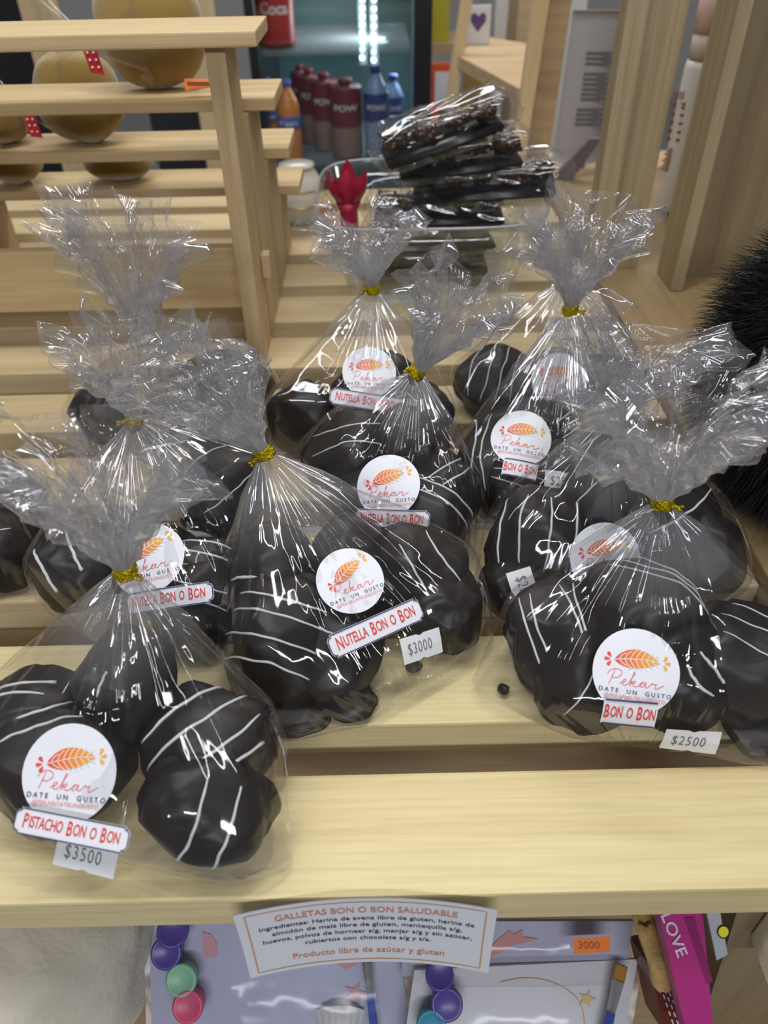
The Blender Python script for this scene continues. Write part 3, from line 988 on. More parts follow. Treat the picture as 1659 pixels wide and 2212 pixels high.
bag('clear cellophane bag of dark cookies, rearmost on the left before the stepped rack', (310, 738, 0.112), (225, 395), 0.058, [
    C_(215, 870, 0.036, 0.066, 0.034, (-0.35, -0.5, 0.8), 'chocolate cookie at the left end of the rearmost left bag'),
    C_(495, 830, 0.045, 0.082, 0.036, (0.45, -0.5, 0.75), 'large chocolate cookie at the right end of the rearmost left bag'),
    C_(360, 880, 0.040, 0.066, 0.034, (0.0, -0.55, 0.83), 'middle chocolate cookie of the rearmost left bag', (30, (0.0,), 0.6, 0.0007)),
    C_(430, 960, 0.020, 0.060, 0.030, (0.1, -0.7, 0.7), 'lower chocolate cookie of the rearmost left bag', (30, (0.2,), 0.6, 0.0007)),
], extra=[(160, 980, 0.004), (560, 960, 0.004)], seed=3, name='rear left bag')
bag('clear cellophane bag with long red lettered label and 3000 price lying in the middle', (570, 978, 0.112), (345, 720), 0.046, [
    C_(600, 1395, 0.032, 0.074, 0.040, (-0.1, -0.55, 0.83), 'rounded chocolate cookie with white bands at the lower left of the 3000 priced bag', (-14, (-0.55, -0.15, 0.25, 0.55), 0.92, 0.0009)),
    C_(565, 1235, 0.048, 0.062, 0.034, (-0.2, -0.5, 0.83), 'chocolate cookie with a white blob at the upper left of the 3000 priced bag', (-10, (-0.3,), 0.5, 0.0012)),
    C_(760, 1225, 0.042, 0.072, 0.036, (0.0, -0.55, 0.83), 'chocolate cookie behind the round sticker of the 3000 priced bag'),
    C_(905, 1245, 0.045, 0.072, 0.038, (0.2, -0.45, 0.87), 'chocolate cookie with curling white icing at the upper right of the 3000 priced bag', (-55, (-0.15, 0.5), 0.6, 0.0009)),
    C_(965, 1345, 0.020, 0.056, 0.030, (0.25, -0.65, 0.7), 'chocolate cookie poking into the right corner of the 3000 priced bag'),
    C_(640, 1535, 0.005, 0.040, 0.007, (0, -0.1, 1), 'flat broken chocolate shard at the front bottom of the 3000 priced bag'),
    C_(755, 1515, 0.005, 0.030, 0.007, (0.1, -0.1, 1), 'smaller broken chocolate shard beside the flat one in the 3000 priced bag'),
    C_(893, 1438, 0.004, 0.010, 0.005, (0, 0, 1), 'chocolate crumb below the 3000 price sticker in the 3000 priced bag'),
    C_(720, 1440, 0.016, 0.066, 0.028, (0.05, -0.6, 0.8), 'lowest chocolate cookie under the name label of the 3000 priced bag', (-20, (0.3,), 0.6, 0.0009)),
], extra=[(570, 1590, 0.002), (505, 1200, 0.05), (1050, 1390, 0.004), (800, 1540, 0.002)],
    stickers=[('logo', 755, 1258, 21, 0.0209, 0.42), ('plaque', 808, 1356, 24, ('NUTELLA', 'BON', 'O', 'BON'), 0.062, 0.0145), ('price', 904, 1391, 17, '$3000')], seed=4, name='3000 priced bag')
bag('clear cellophane cookie bag behind the 3000 priced bag in the middle row', (900, 803, 0.108), (1065, 545), 0.046, [
    C_(755, 965, 0.055, 0.072, 0.036, (-0.2, -0.5, 0.83), 'chocolate cookie with a squiggle of icing at the upper left of the second middle bag', (5, (0.35, -0.2), 0.8, 0.0007)),
    C_(890, 955, 0.060, 0.062, 0.034, (0.15, -0.45, 0.87), 'chocolate cookie just under the tie of the second middle bag'),
    C_(965, 1050, 0.042, 0.062, 0.034, (0.35, -0.5, 0.8), 'chocolate cookie with curved stripes at the right of the second middle bag', (35, (0.1, 0.4), 0.8, 0.0008)),
    C_(935, 1140, 0.024, 0.066, 0.034, (0.15, -0.6, 0.8), 'chocolate cookie with curved stripes beneath the label of the second middle bag', (-30, (0.15, 0.5), 0.85, 0.0009)),
    C_(800, 1075, 0.034, 0.066, 0.032, (0.0, -0.6, 0.8), 'chocolate cookie behind the round sticker of the second middle bag'),
], extra=[(1030, 1200, 0.003), (660, 1100, 0.02), (1045, 1090, 0.02)],
    stickers=[('logo', 841, 1052, 3, 0.0237, 0.30), ('plaque', 850, 1120, -2, ('NUTELLA', 'BON', 'O', 'BON'), 0.058, 0.0135)], seed=5, name='second middle bag')
bag('clear cellophane bag with long name label, rearmost of the middle row before the glass bowl', (805, 622, 0.118), (785, 430), 0.050, [
    C_(645, 890, 0.036, 0.064, 0.040, (-0.25, -0.5, 0.8), 'lumpy black chocolate cookie at the left of the rear middle bag'),
    C_(815, 830, 0.048, 0.072, 0.034, (0.0, -0.45, 0.87), 'chocolate cookie behind the sticker of the rear middle bag'),
    C_(905, 890, 0.032, 0.062, 0.034, (0.3, -0.5, 0.8), 'chocolate cookie at the right of the rear middle bag'),
    C_(770, 910, 0.026, 0.060, 0.032, (0.0, -0.6, 0.8), 'lower chocolate cookie of the rear middle bag'),
], extra=[(590, 960, 0.004), (960, 960, 0.004), (600, 860, 0.06)],
    stickers=[('logo', 797, 808, -2, 0.0232, 0.10), ('plaque', 792, 868, -9, ('NUTELLA', 'BON', 'O', 'BON'), 0.064, 0.014)], seed=6, name='rear middle bag')
bag('clear cellophane bag of striped cookies, rearmost of the right row, sticker dimmed by film', (1225, 600, 0.112), (1180, 480), 0.030, [
    C_(1070, 830, 0.026, 0.074, 0.036, (-0.25, -0.45, 0.85), 'chocolate cookie with fine stripes at the left of the rear right bag', (72, (-0.55, -0.2, 0.15, 0.5), 0.9, 0.0006)),
    C_(1210, 835, 0.026, 0.070, 0.034, (0.0, -0.5, 0.85), 'chocolate cookie behind the dimmed sticker of the rear right bag'),
    C_(1310, 850, 0.024, 0.070, 0.034, (0.3, -0.5, 0.8), 'chocolate cookie with arched stripes at the right of the rear right bag', (20, (-0.2, 0.1, 0.4), 0.9, 0.0007)),
], extra=[(1000, 930, 0.004), (1360, 920, 0.004)],
    stickers=[('logo', 1207, 822, -4, 0.0245, 0.05)], seed=7, name='rear right bag')
bag('clear cellophane bag with short name label, second from the back in the right row', (1232, 668, 0.124), (1275, 415), 0.058, [
    C_(1085, 985, 0.042, 0.074, 0.036, (-0.3, -0.5, 0.8), 'chocolate cookie with vertical white stripes left of the sticker of the second right bag', (82, (-0.5, -0.1, 0.25, 0.6), 0.85, 0.0009)),
    C_(1150, 935, 0.044, 0.068, 0.034, (0.0, -0.5, 0.85), 'chocolate cookie behind the sticker of the second right bag'),
    C_(1255, 930, 0.048, 0.072, 0.034, (0.2, -0.5, 0.84), 'chocolate cookie with slanted stripes right of the sticker of the second right bag', (38, (-0.3, 0.1, 0.5), 0.9, 0.0008)),
    C_(1110, 1075, 0.018, 0.056, 0.028, (-0.1, -0.7, 0.7), 'lowest chocolate cookie in the second bag of the right row', (-15, (0.0, 0.25, 0.5), 0.7, 0.0008)),
    C_(1235, 1045, 0.020, 0.060, 0.030, (0.1, -0.6, 0.8), 'chocolate cookie behind the dimmed 2500 price sticker'),
], extra=[(1050, 1130, 0.003), (1300, 1090, 0.003)],
    stickers=[('logo', 1125, 950, -9, 0.0232, 0.12), ('plain', 1122, 1016, -11, ('BON', 'O', 'BON'), 0.0265, 0.0135), ('price', 1215, 1047, -6, '$2500', (0.0, -0.62, 0.78))], seed=8, name='second right bag')
bag('clear cellophane bag of striped cookies, third in the right row behind the front right bag', (1318, 905, 0.118), (1460, 645), 0.054, [
    C_(1160, 1165, 0.042, 0.076, 0.040, (-0.25, -0.5, 0.83), 'chocolate cookie with four white streaks at the left of the third right bag', (80, (-0.65, -0.2, 0.2, 0.6), 0.7, 0.0010)),
    C_(1450, 1125, 0.044, 0.082, 0.038, (0.3, -0.5, 0.8), 'large chocolate cookie with looping icing behind the front right tie', (35, (0.1, 0.45), 0.8, 0.0010)),
    C_(1305, 1215, 0.034, 0.066, 0.034, (0.0, -0.6, 0.8), 'chocolate cookie behind the sticker covered by the front right bag'),
    C_(1105, 1290, 0.014, 0.044, 0.024, (-0.2, -0.6, 0.8), 'small black chocolate piece beside the turned price sticker'),
    C_(1300, 1080, 0.056, 0.062, 0.034, (0.0, -0.5, 0.85), 'upper chocolate cookie in the shade of the third right bag', (40, (0.3,), 0.7, 0.0008)),
    C_(1535, 1235, 0.020, 0.056, 0.032, (0.3, -0.6, 0.75), 'chocolate cookie half hidden by the shoulder of the front right bag'),
], extra=[(1080, 1330, 0.003), (1580, 1250, 0.01)],
    stickers=[('logo', 1303, 1204, 5, 0.0232, 0.10), ('price', 1135, 1282, -72, '$2500', (-0.2, -0.6, 0.78))], seed=9, name='third right bag')
bag('clear cellophane bag with short name label and readable 2500 price, front right', (1430, 1085, 0.114), (1500, 800), 0.068, [
    C_(1400, 1335, 0.052, 0.082, 0.044, (0.0, -0.5, 0.86), 'big domed chocolate cookie with arched stripes in the middle of the front right bag', (-32, (0.45, 0.62, 0.78), 0.85, 0.0007)),
    C_(1215, 1375, 0.040, 0.070, 0.038, (-0.35, -0.5, 0.8), 'chocolate cookie with long slanted stripes at the left of the front right bag', (-76, (-0.5, -0.3, 0.25, 0.45), 0.85, 0.0009)),
    C_(1255, 1515, 0.018, 0.060, 0.028, (-0.2, -0.75, 0.6), 'chocolate cookie on edge in the lower left of the front right bag', (60, (0.1,), 0.7, 0.0006)),
    C_(1465, 1510, 0.020, 0.066, 0.030, (0.05, -0.75, 0.65), 'chocolate cookie with a white loop beside the 2500 price sticker', (-50, (0.1, 0.4), 0.35, 0.0012)),
    C_(1088, 1487, 0.006, 0.007, 0.005, (0, 0, 1), 'tiny chocolate crumb in the left corner of the front right bag'),
    C_(1640, 1590, 0.005, 0.035, 0.008, (0, -0.1, 1), 'broken chocolate shard at the bottom right of the front right bag'),
    C_(1625, 1440, 0.034, 0.076, 0.038, (0.25, -0.5, 0.82), 'chocolate cookie with thin arcs at the right of the front right bag', (-28, (0.0, 0.35, 0.65), 0.85, 0.0006)),
], extra=[(1290, 1398, 0.060), (1450, 1398, 0.060), (1022, 1487, 0.006), (1250, 1590, 0.002), (1660, 1640, 0.003), (1720, 1500, 0.01), (1700, 1350, 0.04)],
    stickers=[('logo', 1370, 1450, -8, 0.0238, 0.04), ('plain', 1356, 1529, -7, ('BON', 'O', 'BON'), 0.0300, 0.0160), ('price', 1486, 1588, -5, '$2500')], seed=10, thin=0.45, name='front right bag')
bag('clear cellophane bag of dark cookies cut by the left picture edge', (-110, 950, 0.110), (-140, 820), 0.040, [
    C_(-20, 1080, 0.044, 0.066, 0.034, (0.2, -0.5, 0.85), 'upper dark cookie in the bag cut by the left edge', (20, (0.0, 0.4), 0.6, 0.0007)),
    C_(-15, 1200, 0.026, 0.064, 0.032, (0.2, -0.6, 0.8), 'lower dark cookie in the bag cut by the left edge', (20, (0.2,), 0.6, 0.0007)),
    C_(-120, 1120, 0.036, 0.066, 0.034, (0.0, -0.5, 0.85), 'dark cookie farthest left in the bag cut by the left edge'),
], extra=[(60, 1280, 0.003), (-160, 1280, 0.003), (55, 1020, 0.02)], seed=11, name='left edge bag')

sd = 100
for B in BAGS:
    cv = []
    grp = 'cookies in the ' + B['name']
    for c in B['cookies']:
        sd += 1
        o, vs = cookie(atz(*c['p']), c['n'], c['d'], c['t'], sd, c['label'], grp, c['drz'], 'chocolate_shard' if c['t'] < 0.012 else 'chocolate_cookie')
        cv.append(vs)
    T = atz(*B['tie'])
    tip = aty(B['tip'][0], B['tip'][1], T.y + B['tip_dy'])
    base = atz(B['cookies'][0]['p'][0], B['cookies'][0]['p'][1], 0.03); base.z = 0.001
    root, hull = make_bag(B['label'], 'cellophane cookie bags', base, T, tip, B['spread'], cv, [atz(*e) for e in B['extra']], B['seed'], thin=B['thin'])
    for st in B['stickers']:
        if st[0] == 'logo':
            dec = Decal(hull, st[1], st[2], st[3], st[4], normal=st[6] if len(st) > 6 else None)
            add_logo_sticker(root, dec, st[4], st[5])
        elif st[0] in ('plaque', 'plain'):
            dec = Decal(hull, st[1], st[2], st[3], st[5] / 2, lift=st[8] if len(st) > 8 else 0.0055, normal=st[7] if len(st) > 7 else None)
            add_plaque(root, dec, st[4], st[5], st[6], st[0] == 'plaque')
        else:
            dec = Decal(hull, st[1], st[2], st[3], 0.017, lift=0.0060, normal=st[5] if len(st) > 5 else None)
            add_price(root, dec, st[4], 0.0265 if B['name'] == '3000 priced bag' else 0.031)

# ------------------------------------------------------------------ ingredient card on the shelf's front edge
card = thing('ingredient_card', 'white printed ingredient card taped to the front edge of the shelf', 'sign', (0, 0.169, -0.03))
cw, ch = 0.1325, 0.072
cc = atz(789, 1950, 0.003)
def card_at(x, y, off=0.0):
    u_ = x / (cw / 2)
    return Vector((cc.x + x, 0.1685 - 0.0065 * u_ * u_ - off - 0.004 * ((ch / 2 - y) / ch) ** 2, 0.0045 - (ch / 2 - y) - 0.002 * u_ * u_))
vs, fs = [], []
for i in range(25):
    for j in range(7):
        vs.append(card_at(-cw / 2 + cw * i / 24, -ch / 2 + ch * j / 6))
n0 = len(vs)
vs += [p + Vector((0, 0.0003, 0)) for p in vs]
for i in range(24):
    for j in range(6):
        a = i * 7 + j
        fs += [(a, a + 7, a + 8, a + 1), (n0 + a, n0 + a + 1, n0 + a + 8, n0 + a + 7)]
MB().add(vs, fs).build('card', M['paper'], card, True)
mb = MB()
def card_print(v, mi):
    mb.add([card_at(x, y, 0.0003) for x, y in v[0]], v[1], mi)
def fit_text(s, wd, hgt, yy, mi, bold, dx=0.0):
    t = text2d(s, 1.0, bold, 1.0)
    sx = wd / (max(x for x, _ in t[0]) - min(x for x, _ in t[0]))
    card_print(xf(t, sx, hgt, dx, yy), mi)
fit_text('GALLETAS BON O BON SALUDABLE', 0.094, 0.0090, 0.0228, 0, 0.012)
fit_text('Ingredientes: Harina de avena libre de gluten, harina de', 0.112, 0.0058, 0.0138, 1, 0.012)
fit_text('almidón de maíz libre de gluten, mantequilla s/g,', 0.100, 0.0058, 0.0064, 1, 0.012)
fit_text('huevos, polvos de hornear s/g, manjar s/g y sin azúcar,', 0.111, 0.0058, -0.0010, 1, 0.012)
fit_text('cubiertos con chocolate s/g y s/a.', 0.068, 0.0058, -0.0084, 1, 0.012)
fit_text('Producto libre de azúcar y gluten', 0.083, 0.0082, -0.0222, 2, 0.01)
bx, by = cw / 2 - 0.005, ch / 2 - 0.004
loop = [(-bx + 2 * bx * i / 20, by) for i in range(21)] + [(bx, by - 2 * by * i / 6) for i in range(1, 7)] + [(bx - 2 * bx * i / 20, -by) for i in range(1, 21)] + [(-bx, -by + 2 * by * i / 6) for i in range(1, 7)]
card_print(stroke2d(loop, 0.0008), 3)
mb.build('card_lettering', [M['rust'], M['navy'], M['rust'], M['orangeline']], card)

# ------------------------------------------------------------------ black fluffy thing at the right
fc = Vector((0.326, 0.478, 0.120))
fr = Vector((0.074, 0.085, 0.105))
fluff = thing('fluffy_pompom', 'big black long haired fluffy ball at the right edge on the side board', 'plush', (fc.x, fc.y, 0.0125))
prof = []
vs, fs = [], []
for i in range(25):
    ph = -math.pi / 2 + math.pi * i / 24
    for k in range(40):
        th = 2 * math.pi * k / 40
        d = Vector((math.cos(ph) * math.cos(th), math.cos(ph) * math.sin(th), math.sin(ph)))
        s = 1 + 0.08 * noise.noise(d * 2.5)
        p = fc + Vector((d.x * fr.x, d.y * fr.y, d.z * fr.z)) * s
        p.z = max(p.z, 0.0135)
        vs.append(p)
for i in range(24):
    for k in range(40):
        a, b_ = i * 40 + k, i * 40 + (k + 1) % 40
        fs.append((a, b_, b_ + 40, a + 40))
MB().add(vs, fs).build('core', M['fur'], fluff, True)
rnd = random.Random(5)
hv, hf = [], []
for q in range(22000):
    z = rnd.uniform(-1, 1); th = rnd.uniform(0, 2 * math.pi)
    if math.cos(th) > 0.6 or math.sin(th) > 0.8:
        if rnd.random() < 0.6: continue
    r = math.sqrt(1 - z * z)
    d = Vector((r * math.cos(th), r * math.sin(th), z))
    p = fc + Vector((d.x * fr.x, d.y * fr.y, d.z * fr.z)) * 0.97
    clump = noise.noise_vector(p * 45)
    g = (d + clump * 0.55 + Vector((rnd.gauss(0, .15), rnd.gauss(0, .15), rnd.gauss(0, .15) - 0.25))).normalized()
    L = rnd.uniform(0.016, 0.040)
    s = g.cross(Vector((rnd.gauss(0, 1), rnd.gauss(0, 1), rnd.gauss(0, 1)))).normalized() * 0.00032
    b0 = len(hv)
    m_ = p + g * L * 0.6
    e_ = p + g * L + Vector((0, 0, -0.004))
    for w_ in (p, m_, e_):
        if w_.z < 0.0135: w_.z = 0.0135
    hv += [p - s, p + s, m_ + s * 0.8, m_ - s * 0.8, e_]
    hf += [(b0, b0 + 1, b0 + 2, b0 + 3), (b0 + 3, b0 + 2, b0 + 4)]
fur_o = MB().add(hv, hf).build('fur', M['fur'], fluff)
fur_o['kind'] = 'stuff'

# ------------------------------------------------------------------ glass bowl of wrapped chocolate trays
gb = Vector((0.062, 0.955, 0.001))
bowl = thing('glass_bowl', 'wide square clear glass bowl holding wrapped chocolate trays', 'bowl', gb)
mb = MB()
prof = [(0.0, 0.002), (0.092, 0.002), (0.102, 0.010), (0.118, 0.055), (0.136, 0.104), (0.133, 0.104), (0.115, 0.055), (0.099, 0.012), (0.09, 0.006), (0, 0.006)]
mb.lathe(prof, gb, 64, sq=4.5)
mb.build('bowl_body', M['glass'], bowl, True)
ring = []
for k in range(96):
    a = 2 * math.pi * k / 96
    ca, sa = math.cos(a), math.sin(a)
    rr = 0.1345 / (abs(ca) ** 4.5 + abs(sa) ** 4.5) ** (1 / 4.5)
    ring.append(gb + Vector((rr * ca, rr * sa, 0.106)))
MB().tube(ring, 0.0016, 6, closed=True).build('bowl_rim', M['rim'], bowl, True)

def cluster(c, r, seed, label):
    rnd = random.Random(seed)
    bm = bmesh.new()
    bmesh.ops.create_icosphere(bm, subdivisions=4, radius=1.0)
    off = Vector((seed * 3.3, seed, 1))
    for q in bm.verts:
        d = q.co.normalized()
        vd = noise.voronoi(d * 1.9 + off)[0]
        s = 0.72 + 0.42 * min(1, (vd[1] - vd[0]) * 1.4) + 0.10 * noise.noise(d * 4 + off)
        q.co = Vector((d.x * 1.15, d.y, d.z * 0.8)) * s * r + c
    o = MB().bm(bm).build('chocolate_cluster', M['cluster'], None, True)
    return tag(o, label, 'chocolate', 'peanut chocolate clusters on the wrapped trays')

def tray_pack(c, rot, lx, ly, n, seed, lab, ctext):
    c = Vector(c)
    root = thing('wrapped_tray', lab, 'chocolate tray', c, 'wrapped chocolate trays in the glass bowl')
    R3 = rot.to_3x3()
    def W(x, y, z): return c + R3 @ Vector((x, y, z))
    bm = bmesh.new()
    bmesh.ops.create_cube(bm, size=1.0)
    for q in bm.verts:
        q.co = W(q.co.x * lx, q.co.y * ly, q.co.z * 0.007)
    bmesh.ops.bevel(bm, geom=bm.edges[:], offset=0.0025, segments=2, affect='EDGES')
    MB().bm(bm).build('tray', M['tray_black'], root, True)
    pts = [W(sx * (lx / 2 + 0.003), sy * (ly / 2 + 0.003), -0.005) for sx in (-1, 1) for sy in (-1, 1)]
    for k in range(n):
        x = -lx / 2 + lx * (k + 0.5) / n
        r = lx / n * 0.49
        cc_ = W(x, 0.004 * (-1) ** k, 0.0045 + r * 0.74)
        o = cluster(cc_, r, seed * 10 + k, ctext)
        pts += [W(x + sx * r, sy * ly * 0.42, 0.006 + r * 1.5) for sx in (-1, 1) for sy in (-1, 1)]
    pts += [W(lx / 2 + 0.022, sy * ly * 0.4, 0.012) for sy in (-1, 1)] + [W(lx / 2 + 0.018, sy * ly * 0.4, 0.004) for sy in (-1, 1)] + [W(-lx / 2 - 0.012, sy * ly * 0.4, 0.008) for sy in (-1, 1)]
    bm = bmesh.new()
    for p in pts: bm.verts.new(p)
    bmesh.ops.convex_hull(bm, input=bm.verts[:])
    loose = [v for v in bm.verts if not v.link_faces]
    if loose: bmesh.ops.delete(bm, geom=loose, context='VERTS')
    bmesh.ops.triangulate(bm, faces=bm.faces[:])
    bmesh.ops.subdivide_edges(bm, edges=bm.edges[:], cuts=5, use_grid_fill=True)
    bm.normal_update()
    for q in bm.verts:
        vd = noise.voronoi(q.co * 55 + Vector((seed, 0, 0)))[0]
        q.co += q.normal * (0.0006 + 0.003 * max(0, 1 - (vd[1] - vd[0]) * 3.2))
    MB().bm(bm).build('tray_wrap', M['wrap'], root, True)
    return root
def RT(yaw, rollx, rolly):
    return Matrix.Rotation(math.radians(yaw), 4, 'Z') @ Matrix.Rotation(math.radians(rolly), 4, 'Y') @ Matrix.Rotation(math.radians(rollx), 4, 'X')
def tray_at(px, row, z):
    return atz(px, row, z)
tray_pack((gb.x, 0.950, 0.018), RT(0, 0, 0), 0.150, 0.075, 5, 41, 'wrapped tray of chocolate clusters lying on the bottom of the glass bowl', 'peanut chocolate cluster on the bottom wrapped tray in the glass bowl')
tray_pack((gb.x + 0.005, 0.945, 0.050), RT(4, 0, 0), 0.150, 0.072, 5, 42, 'second lowest wrapped tray of chocolate clusters, inside the glass bowl', 'peanut chocolate cluster on the second lowest wrapped tray')
tray_pack((gb.x + 0.012, 0.94, 0.083), RT(-3, 0, 0), 0.155, 0.072, 5, 46, 'wrapped tray of chocolate clusters level with the rim of the glass bowl', 'peanut chocolate cluster on the tray level with the bowl rim')
tray_pack((0.125, 0.930, 0.116), RT(-6, 6, -4), 0.165, 0.066, 5, 43, 'wrapped tray of chocolate clusters sticking out to the right above the bowl rim', 'peanut chocolate cluster on the tray sticking out to the right')
tray_pack((0.095, 0.925, 0.145), RT(3, 4, -4), 0.140, 0.062, 4, 44, 'wrapped tray of chocolate clusters second from the top of the heap', 'peanut chocolate cluster on the second tray from the top')
tray_pack((0.072, 0.905, 0.176), RT(8, 10, -15), 0.132, 0.050, 4, 45, 'wrapped black tray of chocolate clusters tilted on top of the heap', 'peanut chocolate cluster on the tilted topmost tray')

# pink lotus-shaped ornament in the bowl
lc = aty(752, 425, 1.045)
lc.z = max(lc.z, 0.06)
fl = thing('lotus_flower', 'dark pink flower with pointed petals standing in the glass bowl', 'flower', (lc.x, lc.y, 0.008))
def petal(cx, ang, h, wd, lean):
    vs, fs = [], []
    N_ = 10
    for i in range(N_ + 1):
        t = i / N_
        hw = wd * math.sin(math.pi * (0.18 + 0.82 * t) ** 1.0) ** 0.9 * (1 if t < 1 else 0)
        for s in (-1, -0.5, 0, 0.5, 1):
            rad = 0.010 + lean * t + 0.006 * (1 - s * s) * math.sin(math.pi * t)
            x, y = rad, s * hw
            p = Vector((x * math.cos(ang) - y * math.sin(ang), x * math.sin(ang) + y * math.cos(ang), h * t))
            vs.append(cx + p)
    n5 = len(vs)
    inner = [v + Vector((math.cos(ang), math.sin(ang), 0)) * -0.0012 for v in vs]
    vs += inner
    for i in range(N_):
        for j in range(4):
            a = i * 5 + j
            fs += [(a, a + 1, a + 6, a + 5), (n5 + a, n5 + a + 5, n5 + a + 6, n5 + a + 1)]
    return vs, fs
pc = Vector((lc.x, lc.y, 0.062))
for k in range(6):
    a = -math.pi / 2 + 2 * math.pi * k / 6 + 0.0
    MB().add(*petal(pc, a, 0.052 if k in (0, 3) else 0.040, 0.013, 0.012 if k in (0, 3) else 0.020)).build('petal', M['petal'], fl, True)
MB().lathe([(0, 0.008), (0.016, 0.008), (0.013, 0.03), (0.012, 0.055), (0.017, 0.066), (0, 0.068)], (lc.x, lc.y, 0), 20).build('flower_stand', M['petal'], fl, True)

# pearly jar with gold bands
jc = Vector((-0.116, 1.165, 0.0005))
jar = thing('pearl_jar', 'pearly white round jar with thin gold bands beside the glass bowl', 'jar', jc)
MB().lathe([(0, 0), (0.022, 0), (0.030, 0.012), (0.036, 0.032), (0.036, 0.05), (0.031, 0.066), (0.024, 0.078), (0.026, 0.082), (0, 0.083)], jc, 36).build('jar_body', M['pearl'], jar, True)
for z, r in ((0.030, 0.0362), (0.052, 0.0362), (0.079, 0.0256)):
    MB().tube([jc + Vector((r * math.cos(2 * math.pi * k / 40), r * math.sin(2 * math.pi * k / 40), z)) for k in range(40)], 0.0009, 5, closed=True).build('gold_band', M['goldband'], jar, True)

# ------------------------------------------------------------------ mustard fuzzy buns on the rack
def fuzzy(px, row_bot, y, z, wpx, hgt, seed, label, ribbon=True, lean=0.0):
    c = aty(px, row_bot, y)
    wd = px_len(wpx, Vector((c.x, y, z + hgt / 2)))
    root = thing('plush_ball', label, 'plush', (c.x, y, z + 0.0008), 'mustard plush in clear wrappers on the stepped rack')
    C0 = Vector((c.x, y, z + 0.001 + hgt / 2))
    vs, fs = [], []
    for i in range(21):
        ph = -math.pi / 2 + math.pi * i / 20
        for k in range(36):
            th = 2 * math.pi * k / 36
            d = Vector((math.cos(ph) * math.cos(th), math.cos(ph) * math.sin(th), math.sin(ph)))
            s = 1 + 0.06 * noise.noise(d * 2 + Vector((seed, 0, 0))) + 0.012 * noise.noise(d * 25)
            sg = lambda q, e: math.copysign(abs(q) ** e, q)
            vs.append(C0 + Vector((d.x * wd / 2, d.y * 0.034, sg(d.z, 0.85) * hgt / 2)) * s + Vector((lean * d.z * hgt / 2, 0, 0)))
    low = min(v.z for v in vs)
    vs = [v + Vector((0, 0, z + 0.001 - low)) for v in vs]
    for i in range(20):
        for k in range(36):
            a, b_ = i * 36 + k, i * 36 + (k + 1) % 36
            fs.append((a, b_, b_ + 36, a + 36))
    MB().add(vs, fs).build('plush_body', M['yellowfur'], root, True)
    if ribbon:
        kx = C0 + Vector((-wd * 0.62, -0.004, -hgt * 0.08))
        wm = MB()
        NK = 60; rows = []
        for i in range(15):
            t = i / 14
            for k in range(NK):
                th = 2 * math.pi * k / NK
                f = 1 + 0.25 * noise.noise(Vector((math.cos(th) * 3, math.sin(th) * 3, seed + t)))
                if t < 0.5:
                    q = t / 0.5
                    cx = C0.lerp(kx, q); rr = (0.5 + 0.03) * (1 - q) ** 0.7
                    ry, rz = max(0.004, 0.037 * 2 * rr) * f, max(0.004, hgt * 1.04 * rr) * f
                else:
                    q = (t - 0.5) / 0.5
                    cx = kx + Vector((-0.035 * q, 0, 0.012 * q)); ry, rz = (0.004 + 0.012 * q) * f, (0.004 + 0.026 * q) * f
                p = cx + Vector((0, ry * math.cos(th), rz * math.sin(th)))
                p.z = max(p.z, z + 0.001)
                rows.append(p)
        f2 = []
        for i in range(14):
            for k in range(NK):
                a, b_ = i * NK + k, i * NK + (k + 1) % NK
                f2.append((a, b_, b_ + NK, a + NK))
        wm.add(rows, f2).build('clear_wrapper', M['wrap'], root, True)
        rb = MB()
        rb.tube([kx + Vector((0, 0.0055 * math.cos(a), 0.0055 * math.sin(a))) for a in [2 * math.pi * k / 20 for k in range(20)]], 0.0022, 6, closed=True)
        q0 = kx + Vector((0.004, -0.008, 0))
        rb.slab([q0 + Vector((-0.007, 0, 0.0)), q0 + Vector((0.007, -0.002, 0.0)), q0 + Vector((0.013, -0.010, -0.028)), q0 + Vector((0.0, -0.010, -0.026))], 0.0006)
        ro = rb.build('ribbon', M['ribbon'], root)
        dm = MB()
        for i in range(3):
            for j in range(2):
                t = 0.35 + 0.22 * i
                p = q0 + Vector((0.007 * t - 0.003 + 0.006 * j, -0.002 - 0.009 * t, -0.027 * t))
                dm.lathe([(0, 0.0), (0.0013, 0.0), (0, 0.0008)], p, 8, rot=Matrix.Rotation(math.radians(70), 3, 'X'))
        dm.build('polka_dots', M['whitedot'], ro)
    return root, C0, wd
g1, c1, w1 = fuzzy(348, 185, 0.865, 0.238, 232, 0.105, 1, 'largest mustard plush ball with an orange tag, behind the top tier of the rack', ribbon=True)
t0 = aty(435, 183, 0.826)
tg = MB()
tg.slab([aty(398, 170, 0.824), aty(471, 170, 0.824), aty(468, 186, 0.820), aty(401, 197, 0.820)], 0.0006)
tagp = tg.build('price_tag', M['orangetag'], g1)
tagp['label'] = 'orange paper price tag'
tp = MB(); 
for k in range(6):
    a = aty(408 + k * 8, 181, 0.8188); tp.obox(a, (0.0017, 0, 0), (0, 0.0001, 0), (0, 0, 0.0016))
tp.build('tag_writing', M['brownprint'], tagp)
fuzzy(190, 290, 0.955, 0.167, 190, 0.092, 2, 'mustard plush ball behind the second tier board, left of the largest one')
fuzzy(18, 285, 0.962, 0.167, 100, 0.055, 3, 'small mustard plush ball on the third tier at the left picture edge')
fuzzy(262, 375, 1.05, 0.098, 150, 0.055, 4, 'mustard plush ball on the lowest tier under the third board', ribbon=False)
fuzzy(38, 380, 1.045, 0.098, 120, 0.060, 5, 'mustard plush ball on the lowest tier at the left picture edge', ribbon=False)

